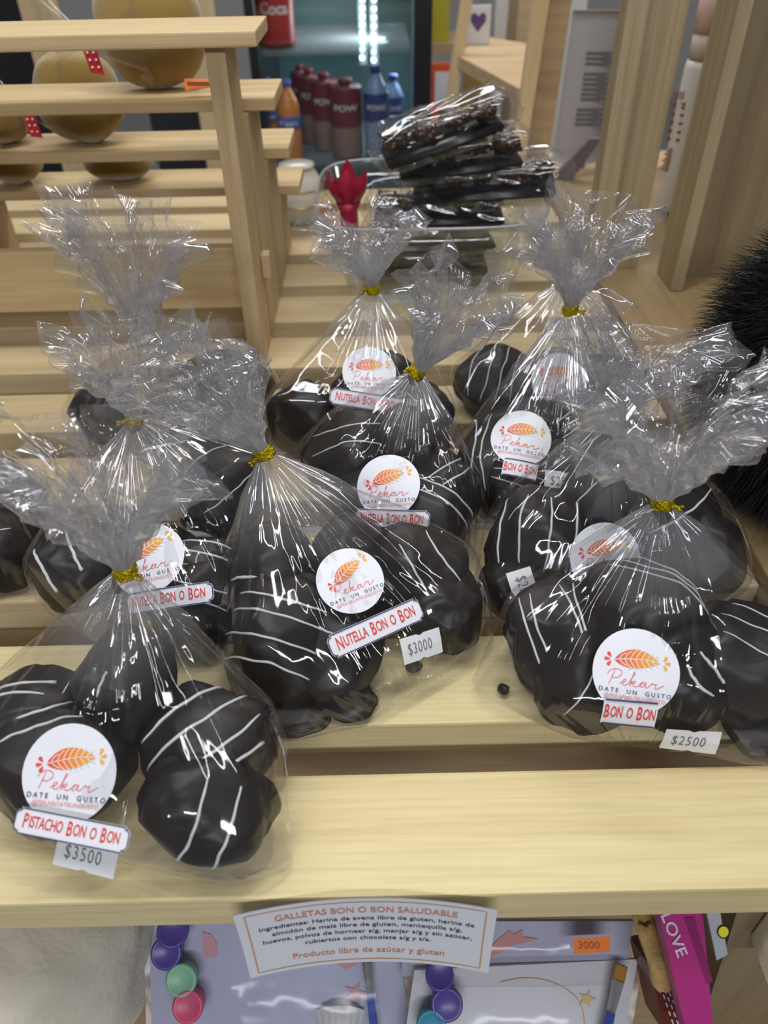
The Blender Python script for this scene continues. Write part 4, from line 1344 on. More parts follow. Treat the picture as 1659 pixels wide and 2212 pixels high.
# ------------------------------------------------------------------ drinks fridge behind
FY = 2.35
fb = px_box(560, 900, 0, 350, FY, 0.5)
fx0, fx1 = fb[0], fb[1]
fridge = thing('drinks_fridge', 'black framed drinks fridge with a glass door and a lit interior', 'fridge', ((fx0 + fx1) / 2, FY + 0.25, bz))
lf = px_box(541, 562, 0, 300, FY, 0.04); rf = px_box(893, 932, 0, 300, FY, 0.04)
FT = 0.55
MB().box(lf[0], lf[1], FY, FY + 0.04, bz + 0.1, FT, bev=0.004).build('door_frame', M['blackmetal'], fridge)
MB().box(rf[0], rf[1], FY, FY + 0.04, bz + 0.1, FT, bev=0.004).build('door_frame', M['blackmetal'], fridge)
MB().box(lf[0], rf[1], FY, FY + 0.04, FT + 0.001, FT + 0.06).build('door_frame', M['blackmetal'], fridge)
m_in = plain('fridge_lining', (0.55, 0.66, 0.72), 0.4)
m_back = plain('fridge_back', (0.055, 0.12, 0.13), 0.5)
MB().box(lf[0], lf[0] + 0.02, FY + 0.05, FY + 0.55, bz + 0.1, FT).build('side_wall', M['blackmetal'], fridge)
MB().box(rf[1] - 0.03, rf[1], FY + 0.05, FY + 0.55, bz + 0.1, FT).build('side_wall', m_in, fridge)
MB().box(lf[0], rf[1], FY + 0.551, FY + 0.57, bz + 0.1, FT).build('back_wall', m_back, fridge)
MB().box(lf[0], rf[1], FY, FY + 0.57, bz, bz + 0.099).build('plinth', M['blackmetal'], fridge)
MB().box(lf[1] + 0.001, rf[0] - 0.001, FY + 0.012, FY + 0.018, bz + 0.1, FT).build('door_glass', M['glass'], fridge)
m_shelf = film('fridge_shelf_glass', haze=0.12, base=0.05, edge=0.3, streak=False, bump=0, rough=0.2, tint=(0.75, 0.85, 0.86))
z1 = aty(600, 112, FY + 0.06).z
z2 = aty(600, 352, FY + 0.06).z
for zz in (z1, z2):
    MB().box(lf[1] + 0.004, rf[0] - 0.005, FY + 0.05, FY + 0.54, zz - 0.008, zz).build('fridge_shelf', m_shelf, fridge)
m_led = plain('led_white', (0.75, 0.95, 1.0), 0.5, emit=7.0)
m_ledbar = plain('led_bar', (0.16, 0.2, 0.22), 0.5)
for pxx, r0, r1, yy in ((783, -20, 125, FY + 0.35), (808, -20, 130, FY + 0.35)):
    top, bot = aty(pxx, r0, yy), aty(pxx - 1, r1, yy)
    lm = MB().obox((top + bot) / 2 + Vector((0, 0.012, 0)), (0.011, 0, 0), (0, 0.004, 0), (0, 0, (top.z - bot.z) / 2 + 0.02))
    bar = lm.build('led_strip', m_ledbar, fridge)
    n = 9
    dm = MB()
    for k in range(n):
        p = top.lerp(bot, k / (n - 1))
        dm.lathe([(0, -0.004), (0.005, -0.004), (0.0062, 0.0), (0.005, 0.004), (0, 0.005)], p, 12, rot=Matrix.Rotation(math.radians(90), 3, 'X'))
    lo = dm.build('led_lamp', m_led, bar, True)

area('fridge_lamp', aty(812, 60, FY + 0.25), aty(640, 260, FY + 0.35), 0.03, 0.3, 1.6, (0.80, 0.95, 1.0))
def bottle(px, row_bot, row_top, y, zb, rpx, colors, label, cat, name, group, text=None, tcol=None, prof=None, lab_rng=(0.4, 0.7), tsize=0.6):
    """lathe bottle: colors = (body material, label material, cap material)"""
    c = aty(px, row_bot, y); c.z = zb + 0.0005
    top = aty(px, row_top, y).z
    H = top - c.z
    r = px_len(rpx, c)
    root = thing(name, label, cat, c, group)
    pr = [(0, 0), (r * 0.9, 0), (r, 0.04 * H), (r, 0.35 * H), (r * 0.94, 0.45 * H), (r, 0.55 * H), (r, 0.66 * H), (r * 0.85, 0.76 * H), (r * 0.5, 0.86 * H), (r * 0.34, 0.90 * H), (r * 0.34, 0.93 * H), (0, 0.93 * H)]
    MB().lathe(pr, c, 28).build('bottle_body', colors[0], root, True)
    a, b_ = lab_rng
    lb = MB().lathe([(r * 1.012, a * H), (r * 1.02, (a + 0.01) * H), (r * 1.02, (b_ - 0.01) * H), (r * 1.012, b_ * H)], c, 28)
    lo = lb.build('bottle_label', colors[1], root, True)
    MB().lathe([(0, 0.925 * H), (r * 0.42, 0.925 * H), (r * 0.42, 0.995 * H), (r * 0.38, H), (0, H)], c, 20).build('bottle_cap', colors[2], root, True)
    if text:
        tm = MB()
        v2, f2 = text2d(text, 1.0, 0.02, 0.95)
        wd = max(x for x, _ in v2)
        sc = r * 0.8 / max(wd, 1e-3)
        hh = (b_ - a) * H
        ty = min(sc, hh * tsize)
        vs = []
        for x, y_ in v2:
            an = -math.pi / 2 + x * sc / r
            vs.append(c + Vector((r * 1.03 * math.cos(an), r * 1.03 * math.sin(an), (a + b_) / 2 * H + y_ * ty)))
        tm.add(vs, f2).build('label_lettering', tcol, lo)
    return root
m_cola = plain('cola_red', (0.50, 0.02, 0.03), 0.3)
m_coladark = plain('cola_brown', (0.06, 0.014, 0.012), 0.15)
m_fanta = plain('orange_drink', (0.80, 0.26, 0.05), 0.25)
m_bluelab = plain('blue_label', (0.10, 0.14, 0.50), 0.35)
m_purplecap = plain('purple_cap', (0.16, 0.13, 0.55), 0.4)
m_redlab = plain('dark_red_label', (0.16, 0.012, 0.025), 0.35)
m_pinkdrink = plain('pinkish_drink', (0.28, 0.17, 0.14), 0.3)
m_bluedrink = plain('pale_blue_drink', (0.22, 0.32, 0.52), 0.25)
m_darkblue = plain('dark_blue_label', (0.02, 0.05, 0.20), 0.35)
m_white = plain('white_print', (0.75, 0.75, 0.75), 0.5)
bottle(602, 105, -160, FY + 0.14, z1, 38, (m_coladark, m_cola, m_cola), 'big red labelled cola bottle with white script on the upper fridge shelf', 'bottle', 'soda_bottle', 'cola bottles in the fridge', 'Coca', m_white, lab_rng=(0.04, 0.66), tsize=0.3)
bottle(632, 345, 172, FY + 0.09, z2, 24, (m_fanta, m_bluelab, m_purplecap), 'orange soda bottle with a blue label and purple cap, nearest in the fridge', 'bottle', 'soda_bottle', 'orange soda in the fridge', 'Fan', m_white, lab_rng=(0.42, 0.58))
bottle(590, 336, 166, FY + 0.20, z2, 22, (m_fanta, m_bluelab, m_purplecap), 'orange soda bottle behind the nearest one in the fridge, mostly hidden by the rack', 'bottle', 'soda_bottle', 'orange soda in the fridge', 'Fan', m_white, lab_rng=(0.42, 0.58))
for i, (px, rb, rt, yy, rp) in enumerate(((752, 338, 168, FY + 0.12, 33), (708, 330, 156, FY + 0.20, 28), (678, 322, 146, FY + 0.28, 24), (660, 315, 138, FY + 0.36, 20))):
    bottle(px, rb, rt, yy, z2, rp, (m_pinkdrink, m_redlab, m_redlab), ['front', 'second', 'third', 'rearmost'][i] + ' dark red sports drink bottle of the row in the fridge', 'bottle', 'sports_drink_bottle', 'red sports drinks in the fridge', 'POW', m_white, lab_rng=(0.42, 0.90), tsize=0.22)
for i, (px, rb, rt, yy, rp) in enumerate(((815, 335, 140, FY + 0.11, 26), (850, 325, 160, FY + 0.20, 22))):
    bottle(px, rb, rt, yy, z2, rp, (m_bluedrink, m_darkblue, m_darkblue), ['front', 'rear'][i] + ' blue sports drink bottle beside the red ones in the fridge', 'bottle', 'sports_drink_bottle', 'blue sports drinks in the fridge', 'POWE', m_white, lab_rng=(0.42, 0.72), tsize=0.3)

# ------------------------------------------------------------------ pine ladder shelf behind, with goods
ladder = thing('ladder_shelf', 'leaning pine ladder shelf with one board, beyond the glass bowl', 'shelf', (0.35, 2.0, bz))
LY = 2.0
def post_px(pa, pb, wpx, y, dep, name, mat, parent, yaw=0):
    a, b_ = aty(*pa, y), aty(*pb, y)
    wd = px_len(wpx, a)
    d = (b_ - a)
    a2, b2_ = a - d * 0.25, b_ + d * ((bz - b_.z) / d.z if abs(d.z) > 1e-6 else 0)
    R_ = Matrix.Rotation(math.radians(yaw), 3, 'Z')
    ax_ = R_ @ Vector((wd / 2, 0, 0)); ay_ = R_ @ Vector((0, dep / 2, 0))
    vs = []
    for c in (a2, b2_):
        for sx, sy in ((-1, -1), (1, -1), (1, 1), (-1, 1)):
            vs.append(c + ax_ * sx + ay_ * sy)
    return MB().add(vs, [(0, 1, 2, 3), (7, 6, 5, 4), (0, 4, 5, 1), (1, 5, 6, 2), (2, 6, 7, 3), (3, 7, 4, 0)]).build(name, mat, parent)
post_px((1008, 0), (968, 255), 24, LY, 0.03, 'ladder_leg', M['farz'], ladder)
post_px((1168, 0), (1112, 390), 30, LY - 0.45, 0.03, 'ladder_leg', M['farz'], ladder)
post_px((1207, 0), (1152, 390), 52, LY - 0.40, 0.02, 'side_panel', M['ladx'], ladder)
p00, p01 = aty(985, 118, LY), aty(1148, 160, LY - 0.42)
q0, q1 = aty(1040, 100, LY + 0.25), aty(1160, 110, LY + 0.10)
zz = p00.z
q0.z = q1.z = p01.z = zz
MB().slab([p00, p01, q1, q0], 0.025).build('ladder_board', M['ladx'], ladder)
sp = MB()
goods_y = LY + 0.12
a = aty(1035, 95, goods_y)
cardo = thing('gift_card', 'white card with a blue and red heart picture on the ladder shelf', 'card', (a.x, goods_y, zz))
c0, c1_ = aty(1008, 10, goods_y), aty(1062, 10, goods_y)
top = aty(1035, 12, goods_y).z
MB().box(c0.x, c1_.x, goods_y, goods_y + 0.01, zz + 0.001, top).build('card', M['paper'], cardo)
hp = [(0, -1), (0.9, 0.1), (0.9, 0.75), (0.45, 1.0), (0, 0.6), (-0.45, 1.0), (-0.9, 0.75), (-0.9, 0.1)]
ctr = Vector(((c0.x + c1_.x) / 2, goods_y - 0.0008, zz + (top - zz) * 0.58)); sc = (c1_.x - c0.x) * 0.34
MB().add([ctr + Vector((x * sc, 0, y * sc)) for x, y in hp], [tuple(range(8))]).build('heart_print', plain('heart_blue', (0.13, 0.07, 0.25), 0.5), cardo)
# goods beside the fridge
yb = px_box(932, 972, -30, 78, 2.75, 0.1)
zsh = aty(950, 90, 2.75).z
tag(MB().box(yb[0], yb[1], yb[2], yb[3], zsh, yb[5], bev=0.004).build('snack_box', plain('yellow_pack', (0.55, 0.47, 0.04), 0.4)), 'yellow snack box on the side rack beside the fridge', 'box')
side = thing('side_rack', 'wooden rack of goods between the fridge and the ladder shelf', 'shelf', (yb[0], 2.75, bz))
MB().box(yb[0] - 0.01, yb[1] + 0.1, 2.72, 2.95, zsh - 0.03, zsh - 0.0005).build('rack_board', M['ladx'], side)
MB().box(yb[0] + 0.12, yb[1] + 0.12, 2.85, 2.9, bz, zsh - 0.031).build('rack_leg', M['ladx'], side)
ob = px_box(930, 985, 138, 250, 2.45, 0.02)
pic = thing('framed_print', 'white print in an orange frame standing beside the fridge', 'picture', ((ob[0] + ob[1]) / 2, 2.45, ob[4]))
MB().box(ob[0], ob[1], ob[2], ob[3], bz + 0.001, ob[5]).build('frame', plain('orange_frame', (0.75, 0.11, 0.03), 0.4), pic)
MB().box(ob[0] + 0.012, ob[1] - 0.01, ob[2] - 0.003, ob[2] - 0.0005, ob[4] + 0.035, ob[5] - 0.02).build('print', M['paper'], pic)
tag(MB().add([aty(1005, 145, 2.55), aty(1060, 145, 2.55), aty(1050, 245, 2.55), aty(990, 245, 2.55), aty(1005, 145, 2.63), aty(1060, 145, 2.63), aty(1050, 245, 2.63), aty(990, 245, 2.63)],
     [(0, 1, 2, 3), (7, 6, 5, 4), (0, 4, 5, 1), (1, 5, 6, 2), (2, 6, 7, 3), (3, 7, 4, 0)]).build('cardboard_box', plain('mustard_card', (0.34, 0.24, 0.06), 0.6)), 'mustard coloured box seen below the board of the ladder shelf', 'box')
structure(MB().box(aty(1062, 150, 2.9).x, aty(1250, 150, 2.9).x, 2.9, 3.0, bz, 1.5).build('wall_right', M['wall']))
bw = px_box(1108, 1150, 0, 330, 2.6, 0.2)
tag(MB().box(bw[0], bw[1], bw[2], bw[3], bz, 0.9, bev=0.004).build('wooden_post', M['ladx']), 'brown wooden post against the white wall behind the ladder shelf', 'post')

# cosmetics behind the uprights
ty_ = 1.45
q = [aty(1238, 22, ty_), aty(1348, 22, ty_), aty(1292, 345, ty_), aty(1194, 345, ty_)]
tube = thing('cosmetic_tube', 'pale grey squeeze tube with dark print lines behind the upright post', 'tube', ((q[2] + q[3]) / 2))
vs, fs = [], []
for i in range(15):
    t = i / 14
    l_, r_ = q[0].lerp(q[3], t), q[1].lerp(q[2], t)
    mid, hw = (l_ + r_) / 2, (r_ - l_) / 2
    dp = 0.003 + 0.026 * t ** 0.8
    for k in range(24):
        a = 2 * math.pi * k / 24
        vs.append(mid + hw * math.cos(a) + Vector((0, dp * math.sin(a), 0)))
for i in range(14):
    for k in range(24):
        a, b_ = i * 24 + k, i * 24 + (k + 1) % 24
        fs.append((a, b_, b_ + 24, a + 24))
fs += [tuple(range(24)), tuple(14 * 24 + k for k in reversed(range(24)))]
MB().add(vs, fs).build('tube_body', plain('tube_grey', (0.42, 0.40, 0.42), 0.35), tube, True)
pm = MB()
for (r0, n_, x0) in ((105, 3, 0.35), (147, 6, 0.35), (222, 4, 0.3)):
    for k in range(n_):
        row = r0 + k * 10.5
        t = (row - 22) / 323.0
        l_, r_ = q[0].lerp(q[3], t), q[1].lerp(q[2], t)
        dp = 0.003 + 0.026 * t ** 0.8 + 0.001
        a_, b_ = l_.lerp(r_, x0), l_.lerp(r_, 0.97)
        c_ = (a_ + b_) / 2 + Vector((0, -dp, 0))
        pm.obox(c_, (b_ - a_) / 2, (0, 0.0002, 0), (0, 0, 0.0018))
pm.build('print_lines', M['greyprint'], tube)
MB().lathe([(0, 0), (0.018, 0), (0.019, 0.03), (0, 0.031)], (q[2] + q[3]) / 2 - Vector((0, 0, 0.032)), 20).build('tube_cap', M['white'], tube, True)
tz = ((q[2] + q[3]) / 2).z - 0.0325
sb = thing('wall_shelf', 'narrow shelf board behind the upright posts carrying the cosmetics', 'shelf', (0.4, 1.5, tz - 0.02))
MB().box(0.22, 0.75, 1.38, 1.62, tz - 0.02, tz - 0.0005).build('board', M['ladx'], sb)
MB().box(0.72, 0.74, 1.40, 1.60, bz, tz - 0.0205).build('bracket_leg', M['ladx'], sb)
MB().box(0.23, 0.25, 1.58, 1.60, bz, tz - 0.0205).build('bracket_leg', M['ladx'], sb)
ly_ = 1.12
a, b_ = aty(1472, 240, ly_), aty(1548, 240, ly_)
lr = (b_ - a).x / 2 * 0.95
lcx = (a + b_) / 2
lot = thing('lotion_bottle', 'white lotion bottle with a pink cap and brown print, between the upright posts', 'bottle', (lcx.x, ly_ + lr, 0.0125))
zt, zc, zn = aty(1510, -40, ly_).z, aty(1505, 76, ly_).z, aty(1490, 132, ly_).z
LC = Vector((lcx.x, ly_ + lr, 0))
MB().lathe([(0, 0.0125), (lr * 0.9, 0.0125), (lr, 0.02), (lr, zn - 0.012), (lr * 0.92, zn - 0.003), (0, zn - 0.002)], LC, 40).build('bottle_body', M['white'], lot, True)
MB().lathe([(0, zn - 0.001), (lr * 0.9, zn - 0.001), (lr * 0.9, zc), (0, zc)], LC, 36).build('bottle_collar', plain('blush_collar', (0.66, 0.55, 0.48), 0.4), lot, True)
MB().lathe([(0, zc + 0.0005), (lr * 0.97, zc + 0.0005), (lr * 0.93, zt), (0, zt)], LC, 36).build('bottle_cap', M['pinkcap'], lot, True)
pm = MB()
def lot_mark(px, row, wpx, hpx):
    p = aty(px, row, ly_)
    dx = (p.x - LC.x) / lr
    dx = max(-0.9, min(0.9, dx))
    yy = LC.y - lr * math.sqrt(1 - dx * dx) - 0.0006
    pm.obox((p.x, yy, p.z), (px_len(wpx / 2, p), 0, 0), (0, 0.0002, 0), (0, 0, px_len(hpx / 2, p)))
for k in range(4):
    lot_mark(1477, 204 + k * 4, 32, 2)
for row in (228, 236, 252, 270, 288, 305):
    lot_mark(1484 - (row - 228) * 0.18, row, 16, 5)
for row in (232, 252, 270, 288, 305):
    lot_mark(1464 - (row - 228) * 0.18, row, 8, 8)
for k in range(10):
    lot_mark(1457 - k * 1.6, 328 + k * 5, 16 + (k % 3) * 6, 3)
pm.build('bottle_print', M['brownprint'], lot)
# folders leaning under the tube
tag(MB().slab([aty(1275, 300, 1.3), aty(1262, 385, 1.3), aty(1185, 385, 1.3)][:1] + [aty(1300, 300, 1.3), aty(1228, 400, 1.3), aty(1180, 400, 1.3)], 0.01).build('folder', plain('plum_folder', (0.17, 0.13, 0.16), 0.5)), 'plum grey folder leaning below the cosmetic tube', 'folder')

# ------------------------------------------------------------------ shop depth at the left, behind the rack
def back_panel(name, x0, x1, r0, r1, y, dep, mat, label, cat, to_floor=True):
    b = px_box(x0, x1, r0, r1, y, dep)
    o = MB().box(b[0], b[1], b[2], b[3], bz + 0.001 if to_floor else b[4], b[5], bev=0.003).build(name, mat)
    return tag(o, label, cat)
m_blackcloth = plain('black_cloth', (0.012, 0.012, 0.018), 0.8)
back_panel('display_board', -60, 102, -60, 470, 2.5, 0.05, m_blackcloth, 'tall black board behind the stepped rack at the left', 'board')
back_panel('wooden_post', 96, 160, -60, 500, 2.2, 0.06, M['farz'], 'pale wooden post standing behind the stepped rack at the left', 'post')
back_panel('wooden_post', 425, 482, -60, 500, 2.2, 0.06, M['farz'], 'pale wooden post behind the rack close to the fridge', 'post')
back_panel('cabinet', 310, 440, -60, 440, 2.6, 0.3, plain('dark_cabinet', (0.02, 0.022, 0.028), 0.5), 'dark cabinet between the two pale wooden posts behind the rack', 'cabinet')
back_panel('storage_bin', 30, 62, 400, 470, 1.9, 0.08, plain('maroon_plastic', (0.10, 0.01, 0.045), 0.4), 'small maroon bin on the floor seen under the rack', 'bin')

# ------------------------------------------------------------------ below the shelf: craft kits, plush, books
LZ = -0.25
def on(px, row, z): return atz(px, row, z)
# white plush
pcen = Vector((-0.262, 0.215, -0.165))
pl = thing('cream_plush', 'big cream fluffy plush toy on the lower shelf under the front board', 'plush', (pcen.x, pcen.y, LZ))
vs, fs = [], []
for i in range(41):
    ph = -math.pi / 2 + math.pi * i / 40
    for k in range(64):
        th = 2 * math.pi * k / 64
        d = Vector((math.cos(ph) * math.cos(th), math.cos(ph) * math.sin(th), math.sin(ph)))
        s = 1 + 0.10 * noise.noise(d * 1.8 + Vector((4, 0, 0))) + 0.03 * noise.noise(d * 7) + 0.012 * noise.noise(d * 30)
        p = pcen + Vector((d.x * 0.098, d.y * 0.085, d.z * 0.078)) * s
        p.z = max(p.z, LZ + 0.001)
        vs.append(p)
for i in range(40):
    for k in range(64):
        a, b_ = i * 64 + k, i * 64 + (k + 1) % 64
        fs.append((a, b_, b_ + 64, a + 64))
MB().add(vs, fs).build('plush_body', M['plush'], pl, True)
m_lav = plain('lavender_card', (0.42, 0.44, 0.62), 0.5, vary=0.12, vscale=14)
m_lav2 = plain('lilac_card', (0.46, 0.45, 0.60), 0.5, vary=0.12, vscale=14)
m_whitecard = plain('ivory_card', (0.66, 0.65, 0.70), 0.5, vary=0.03, vscale=14)
m_shell = plain('shell_pink', (0.60, 0.30, 0.36), 0.6)
m_coral = plain('coral_print', (0.55, 0.26, 0.24), 0.6)
m_potpur = plain('purple_paint', (0.09, 0.06, 0.30), 0.35)
m_potgrn = plain('mint_paint', (0.24, 0.52, 0.34), 0.4)
m_potpnk = plain('pink_paint', (0.70, 0.08, 0.20), 0.4)
m_potteal = plain('teal_paint', (0.04, 0.28, 0.40), 0.4)
m_potclear = film('clear_pot', haze=0.10, base=0.05, edge=0.4, streak=False, bump=0, rough=0.15)
m_bluehandle = plain('blue_handle', (0.02, 0.06, 0.45), 0.35)
m_ferrule = plain('ferrule', (0.62, 0.62, 0.60), 0.3, metal=0.8)
m_bristle = plain('bristle', (0.42, 0.20, 0.04), 0.7)
m_star = plain('gold_star', (0.66, 0.50, 0.18), 0.5)
m_plaster = plain('plaster', (0.66, 0.66, 0.66), 0.7)

class Plane3:
    """kit card plane given by three picture points at set heights"""
    def __init__(self, a, b_, c_):
        self.a = a; self.n = (b_ - a).cross(c_ - a).normalized()
        if self.n.dot(CO - a) < 0: self.n = -self.n
    def hit(self, px, row, off=0.0):
        d = ray(px, row)
        t = (self.a + self.n * off - CO).dot(self.n) / d.dot(self.n)
        return CO + d * t
def kit(name, label, quad, mat, group, bag_px=12):
    q = [on(*p) for p in quad]
    P = Plane3(q[0], q[1], q[2])
    q[3] = P.hit(quad[3][0], quad[3][1])
    root = thing(name, label, 'craft kit', (q[2] + q[3]) / 2, group)
    MB().slab(q, 0.003).build('card', mat, root)
    cx = sum(p[0] for p in quad) / 4; cy = sum(p[1] for p in quad) / 4
    big = [P.hit(p[0] + (bag_px if p[0] > cx else -bag_px), p[1] + (bag_px if p[1] > cy else -bag_px), 0.0) for p in quad]
    n = 14
    vs, fs = [], []
    for lay in (0.018, -0.004):
        base_i = len(vs)
        for i in range(n + 1):
            for j in range(n + 1):
                u_, v_ = i / n, j / n
                p = big[0].lerp(big[1], u_).lerp(big[3].lerp(big[2], u_), v_)
                bulge = (16 * u_ * (1 - u_) * v_ * (1 - v_)) ** 0.35
                p = p + P.n * (lay * bulge + 0.0012 * noise.noise(Vector((u_ * 5, v_ * 5, lay * 100))) * bulge)
                vs.append(p)
        for i in range(n):
            for j in range(n):
                a_ = base_i + i * (n + 1) + j
                fs.append((a_, a_ + 1, a_ + n + 2, a_ + n + 1))
    MB().add(vs, fs).build('plastic_sleeve', M['sleeve'], root, True)
    return root, P
def flat_print(P, pts, mat, name, parent, off=0.0006):
    v = [P.hit(x, y, off) for x, y in pts]
    c = sum(v, Vector((0, 0, 0))) / len(v)
    n = len(v)
    mb = MB().add(v + [c], [(i, (i + 1) % n, n) for i in range(n)])
    return mb.build(name, mat, parent)
def blob(cx, cy, rx, ry, n=18, seed=0, rough=0.2, spikes=0):
    out = []
    for k in range(n):
        a = 2 * math.pi * k / n
        s = 1 + rough * noise.noise(Vector((math.cos(a) * 2, math.sin(a) * 2, seed)))
        if spikes: s *= 1.0 if k % 2 == 0 else 0.42
        out.append((cx + rx * s * math.cos(a), cy + ry * s * math.sin(a)))
    return out
def pot(P, px, row, rpx, mat, label, group, tilt=(0.0, 0.0)):
    c = P.hit(px, row, 0.0065)
    r = px_len(rpx, c)
    z = (P.n + CAM_RIGHT * tilt[0] + CAM_UP * tilt[1]).normalized()
    x = z.orthogonal().normalized(); y = z.cross(x)
    R_ = Matrix((x, y, z)).transposed()
    root = thing('paint_pot', label, 'paint pot', c, group)
    MB().lathe([(0, -0.005), (r * 0.85, -0.005), (r * 0.9, 0.004), (0, 0.004)], c, 24, rot=R_).build('pot_body', mat, root, True)
    MB().lathe([(0, 0.0045), (r * 1.0, 0.0045), (r * 1.02, 0.0075), (r * 0.9, 0.009), (r * 0.8, 0.0082), (0, 0.008)], c, 24, rot=R_).build('pot_lid', mat if rpx < 26 else mat, root, True)
    return root
def brush(P, a, b_, wpx, label, tipfrac=0.25, ferr=0.55):
    A, B_ = P.hit(*a, 0.009), P.hit(*b_, 0.009)
    root = thing('paint_brush', label, 'brush', B_, 'paint brushes in the craft kits')
    d = (B_ - A)
    w_ = px_len(wpx, A)
    side = d.normalized().cross(P.n).normalized()
    def seg(t0, t1, w0, w1, th, mat, nm):
        p, q_ = A + d * t0, A + d * t1
        vs = []
        for c, ww in ((p, w0), (q_, w1)):
            for k in range(12):
                an = 2 * math.pi * k / 12
                vs.append(c + side * (ww / 2 * math.cos(an)) + P.n * (th * math.sin(an)))
        fs = [(k, (k + 1) % 12, 12 + (k + 1) % 12, 12 + k) for k in range(12)] + [tuple(range(12)), tuple(range(12, 24))]
        MB().add(vs, fs).build(nm, mat, root, True)
    seg(0, tipfrac, w_ * 0.95, w_, 0.0018, m_bristle, 'bristles')
    seg(tipfrac, ferr, w_, w_ * 0.65, 0.0026, m_ferrule, 'ferrule')
    seg(ferr, 1, w_ * 0.7, w_ * 0.8, 0.0028, m_bluehandle, 'handle')
    return root
kg = 'painting kits on the lower shelf'
k1, P1 = kit('craft_kit', 'lavender card painting kit with a column of paint pots, under the ingredient card', [(322, 1978, -0.150), (850, 1978, -0.150), (905, 2330, -0.205), (330, 2330, -0.205)], m_lav, kg)
flat_print(P1, [(436, 2012), (440, 2068), (468, 2066), (470, 2040), (455, 2018)], m_shell, 'shell_print', k1)
flat_print(P1, [(688, 2062), (772, 2060), (770, 2085), (745, 2094), (715, 2075)], m_shell, 'shell_print', k1)
flat_print(P1, blob(768, 2145, 28, 24, 10, 3, 0.2, 1), m_shell, 'starfish_print', k1)
pot(P1, 375, 2012, 33, m_potpur, 'dark purple paint pot at the top of the column in the lavender kit', 'paint pots in the kits', (0.2, 0.3))
pot(P1, 366, 2052, 33, m_potpur, 'purple paint pot with a clear lid in the lavender kit', 'paint pots in the kits')
pot(P1, 398, 2110, 33, m_potgrn, 'mint green paint pot in the lavender kit', 'paint pots in the kits')
pot(P1, 375, 2122, 24, m_potgrn, 'lower mint green paint pot in the lavender kit', 'paint pots in the kits') if False else None
pot(P1, 412, 2166, 33, m_potpnk, 'pink paint pot in the lavender kit', 'paint pots in the kits')
pot(P1, 395, 2205, 26, m_potpnk, 'lower pink paint pot at the bottom edge of the lavender kit', 'paint pots in the kits') if False else None
brush(P1, (790, 2052), (812, 2260), 24, 'paint brush with a blue handle in the lavender kit', 0.06, 0.46)
sh = on(735, 2195, -0.168)
sp_ = thing('plaster_shell', 'ridged white plaster shell to paint in the lavender kit', 'ornament', P1.hit(735, 2240, 0.002))
vs, fs = [], []
for i in range(9):
    for k in range(25):
        u_ = -1 + 2 * k / 24; v_ = i / 8
        px = 735 + u_ * (52 - 16 * v_); row = 2172 + v_ * 80 + 10 * u_ * u_
        hgt = 0.010 * (1 - u_ * u_) * (0.4 + 0.6 * math.sin(math.pi * (0.15 + 0.8 * v_))) + 0.0014 * abs(math.sin(u_ * 11)) + 0.001
        vs.append(P1.hit(px, row, hgt))
for i in range(8):
    for k in range(24):
        a = i * 25 + k
        fs.append((a, a + 1, a + 26, a + 25))
nn = len(vs)
MB().add(vs, fs).build('shell_body', m_plaster, sp_, True)
k3, P3 = kit('craft_kit', 'lilac card painting kit with an orange 3000 price label, behind the white kit', [(860, 1990, -0.132), (1368, 1990, -0.132), (1350, 2110, -0.162), (870, 2110, -0.162)], m_lav2, kg, 8)
flat_print(P3, [(1040, 2066), (1075, 2030), (1100, 2010), (1112, 2018), (1128, 2008), (1130, 2024), (1165, 2028), (1110, 2042), (1075, 2062), (1050, 2070)], m_coral, 'coral_print', k3)
ot = flat_print(P3, [(1240, 2028), (1318, 2022), (1318, 2056), (1240, 2060)], M['orangetag'], 'price_label', k3, 0.0195)
ot['label'] = 'orange price label'
v2, f2 = text2d('3000', 1.0, 0.0, 1.0)
mb = MB(); mb.add([P3.hit(1272 + x * 24, 2043 - y * 22, 0.0199) for x, y in v2], f2)
mb.build('price_writing', M['brownprint'], ot)
k2, P2 = kit('craft_kit', 'white card painting kit with a gold star, frontmost on the lower shelf', [(895, 2096, -0.152), (1378, 2072, -0.152), (1330, 2340, -0.195), (860, 2340, -0.195)], m_whitecard, kg, 14)
flat_print(P2, blob(1268, 2158, 21, 21, 10, 5, 0.05, 1), m_star, 'star_print', k2)
mb = MB()
arc = [(1080, 2122), (1130, 2113), (1180, 2118), (1225, 2138), (1252, 2165), (1262, 2200), (1262, 2240)]
v_, f_ = stroke2d([(p.x, p.y) for p in smooth_pts(arc, 5)], 2.2)
mb.add([P2.hit(x, y, 0.0006) for x, y in v_], f_); mb.build('arc_print', M['orangeline'], k2)
pot(P2, 948, 2108, 30, m_potpur, 'purple paint pot in the white card kit', 'paint pots in the kits', (0, 0.4))
pot(P2, 963, 2160, 34, m_potpur, 'large purple paint pot below the other in the white card kit', 'paint pots in the kits')
pot(P2, 930, 2206, 32, m_potteal, 'teal paint pot at the bottom edge of the white card kit', 'paint pots in the kits')
brush(P2, (1343, 2085), (1296, 2290), 28, 'paint brush with a blue handle in the white card kit', 0.16, 0.50)
tag(MB().tube([on(868, 2010, -0.165), on(866, 2110, -0.19), on(862, 2240, -0.212)], 0.0028, 8).build('pencil', m_bluehandle, None, True), 'blue rod standing between the two kits', 'pencil')

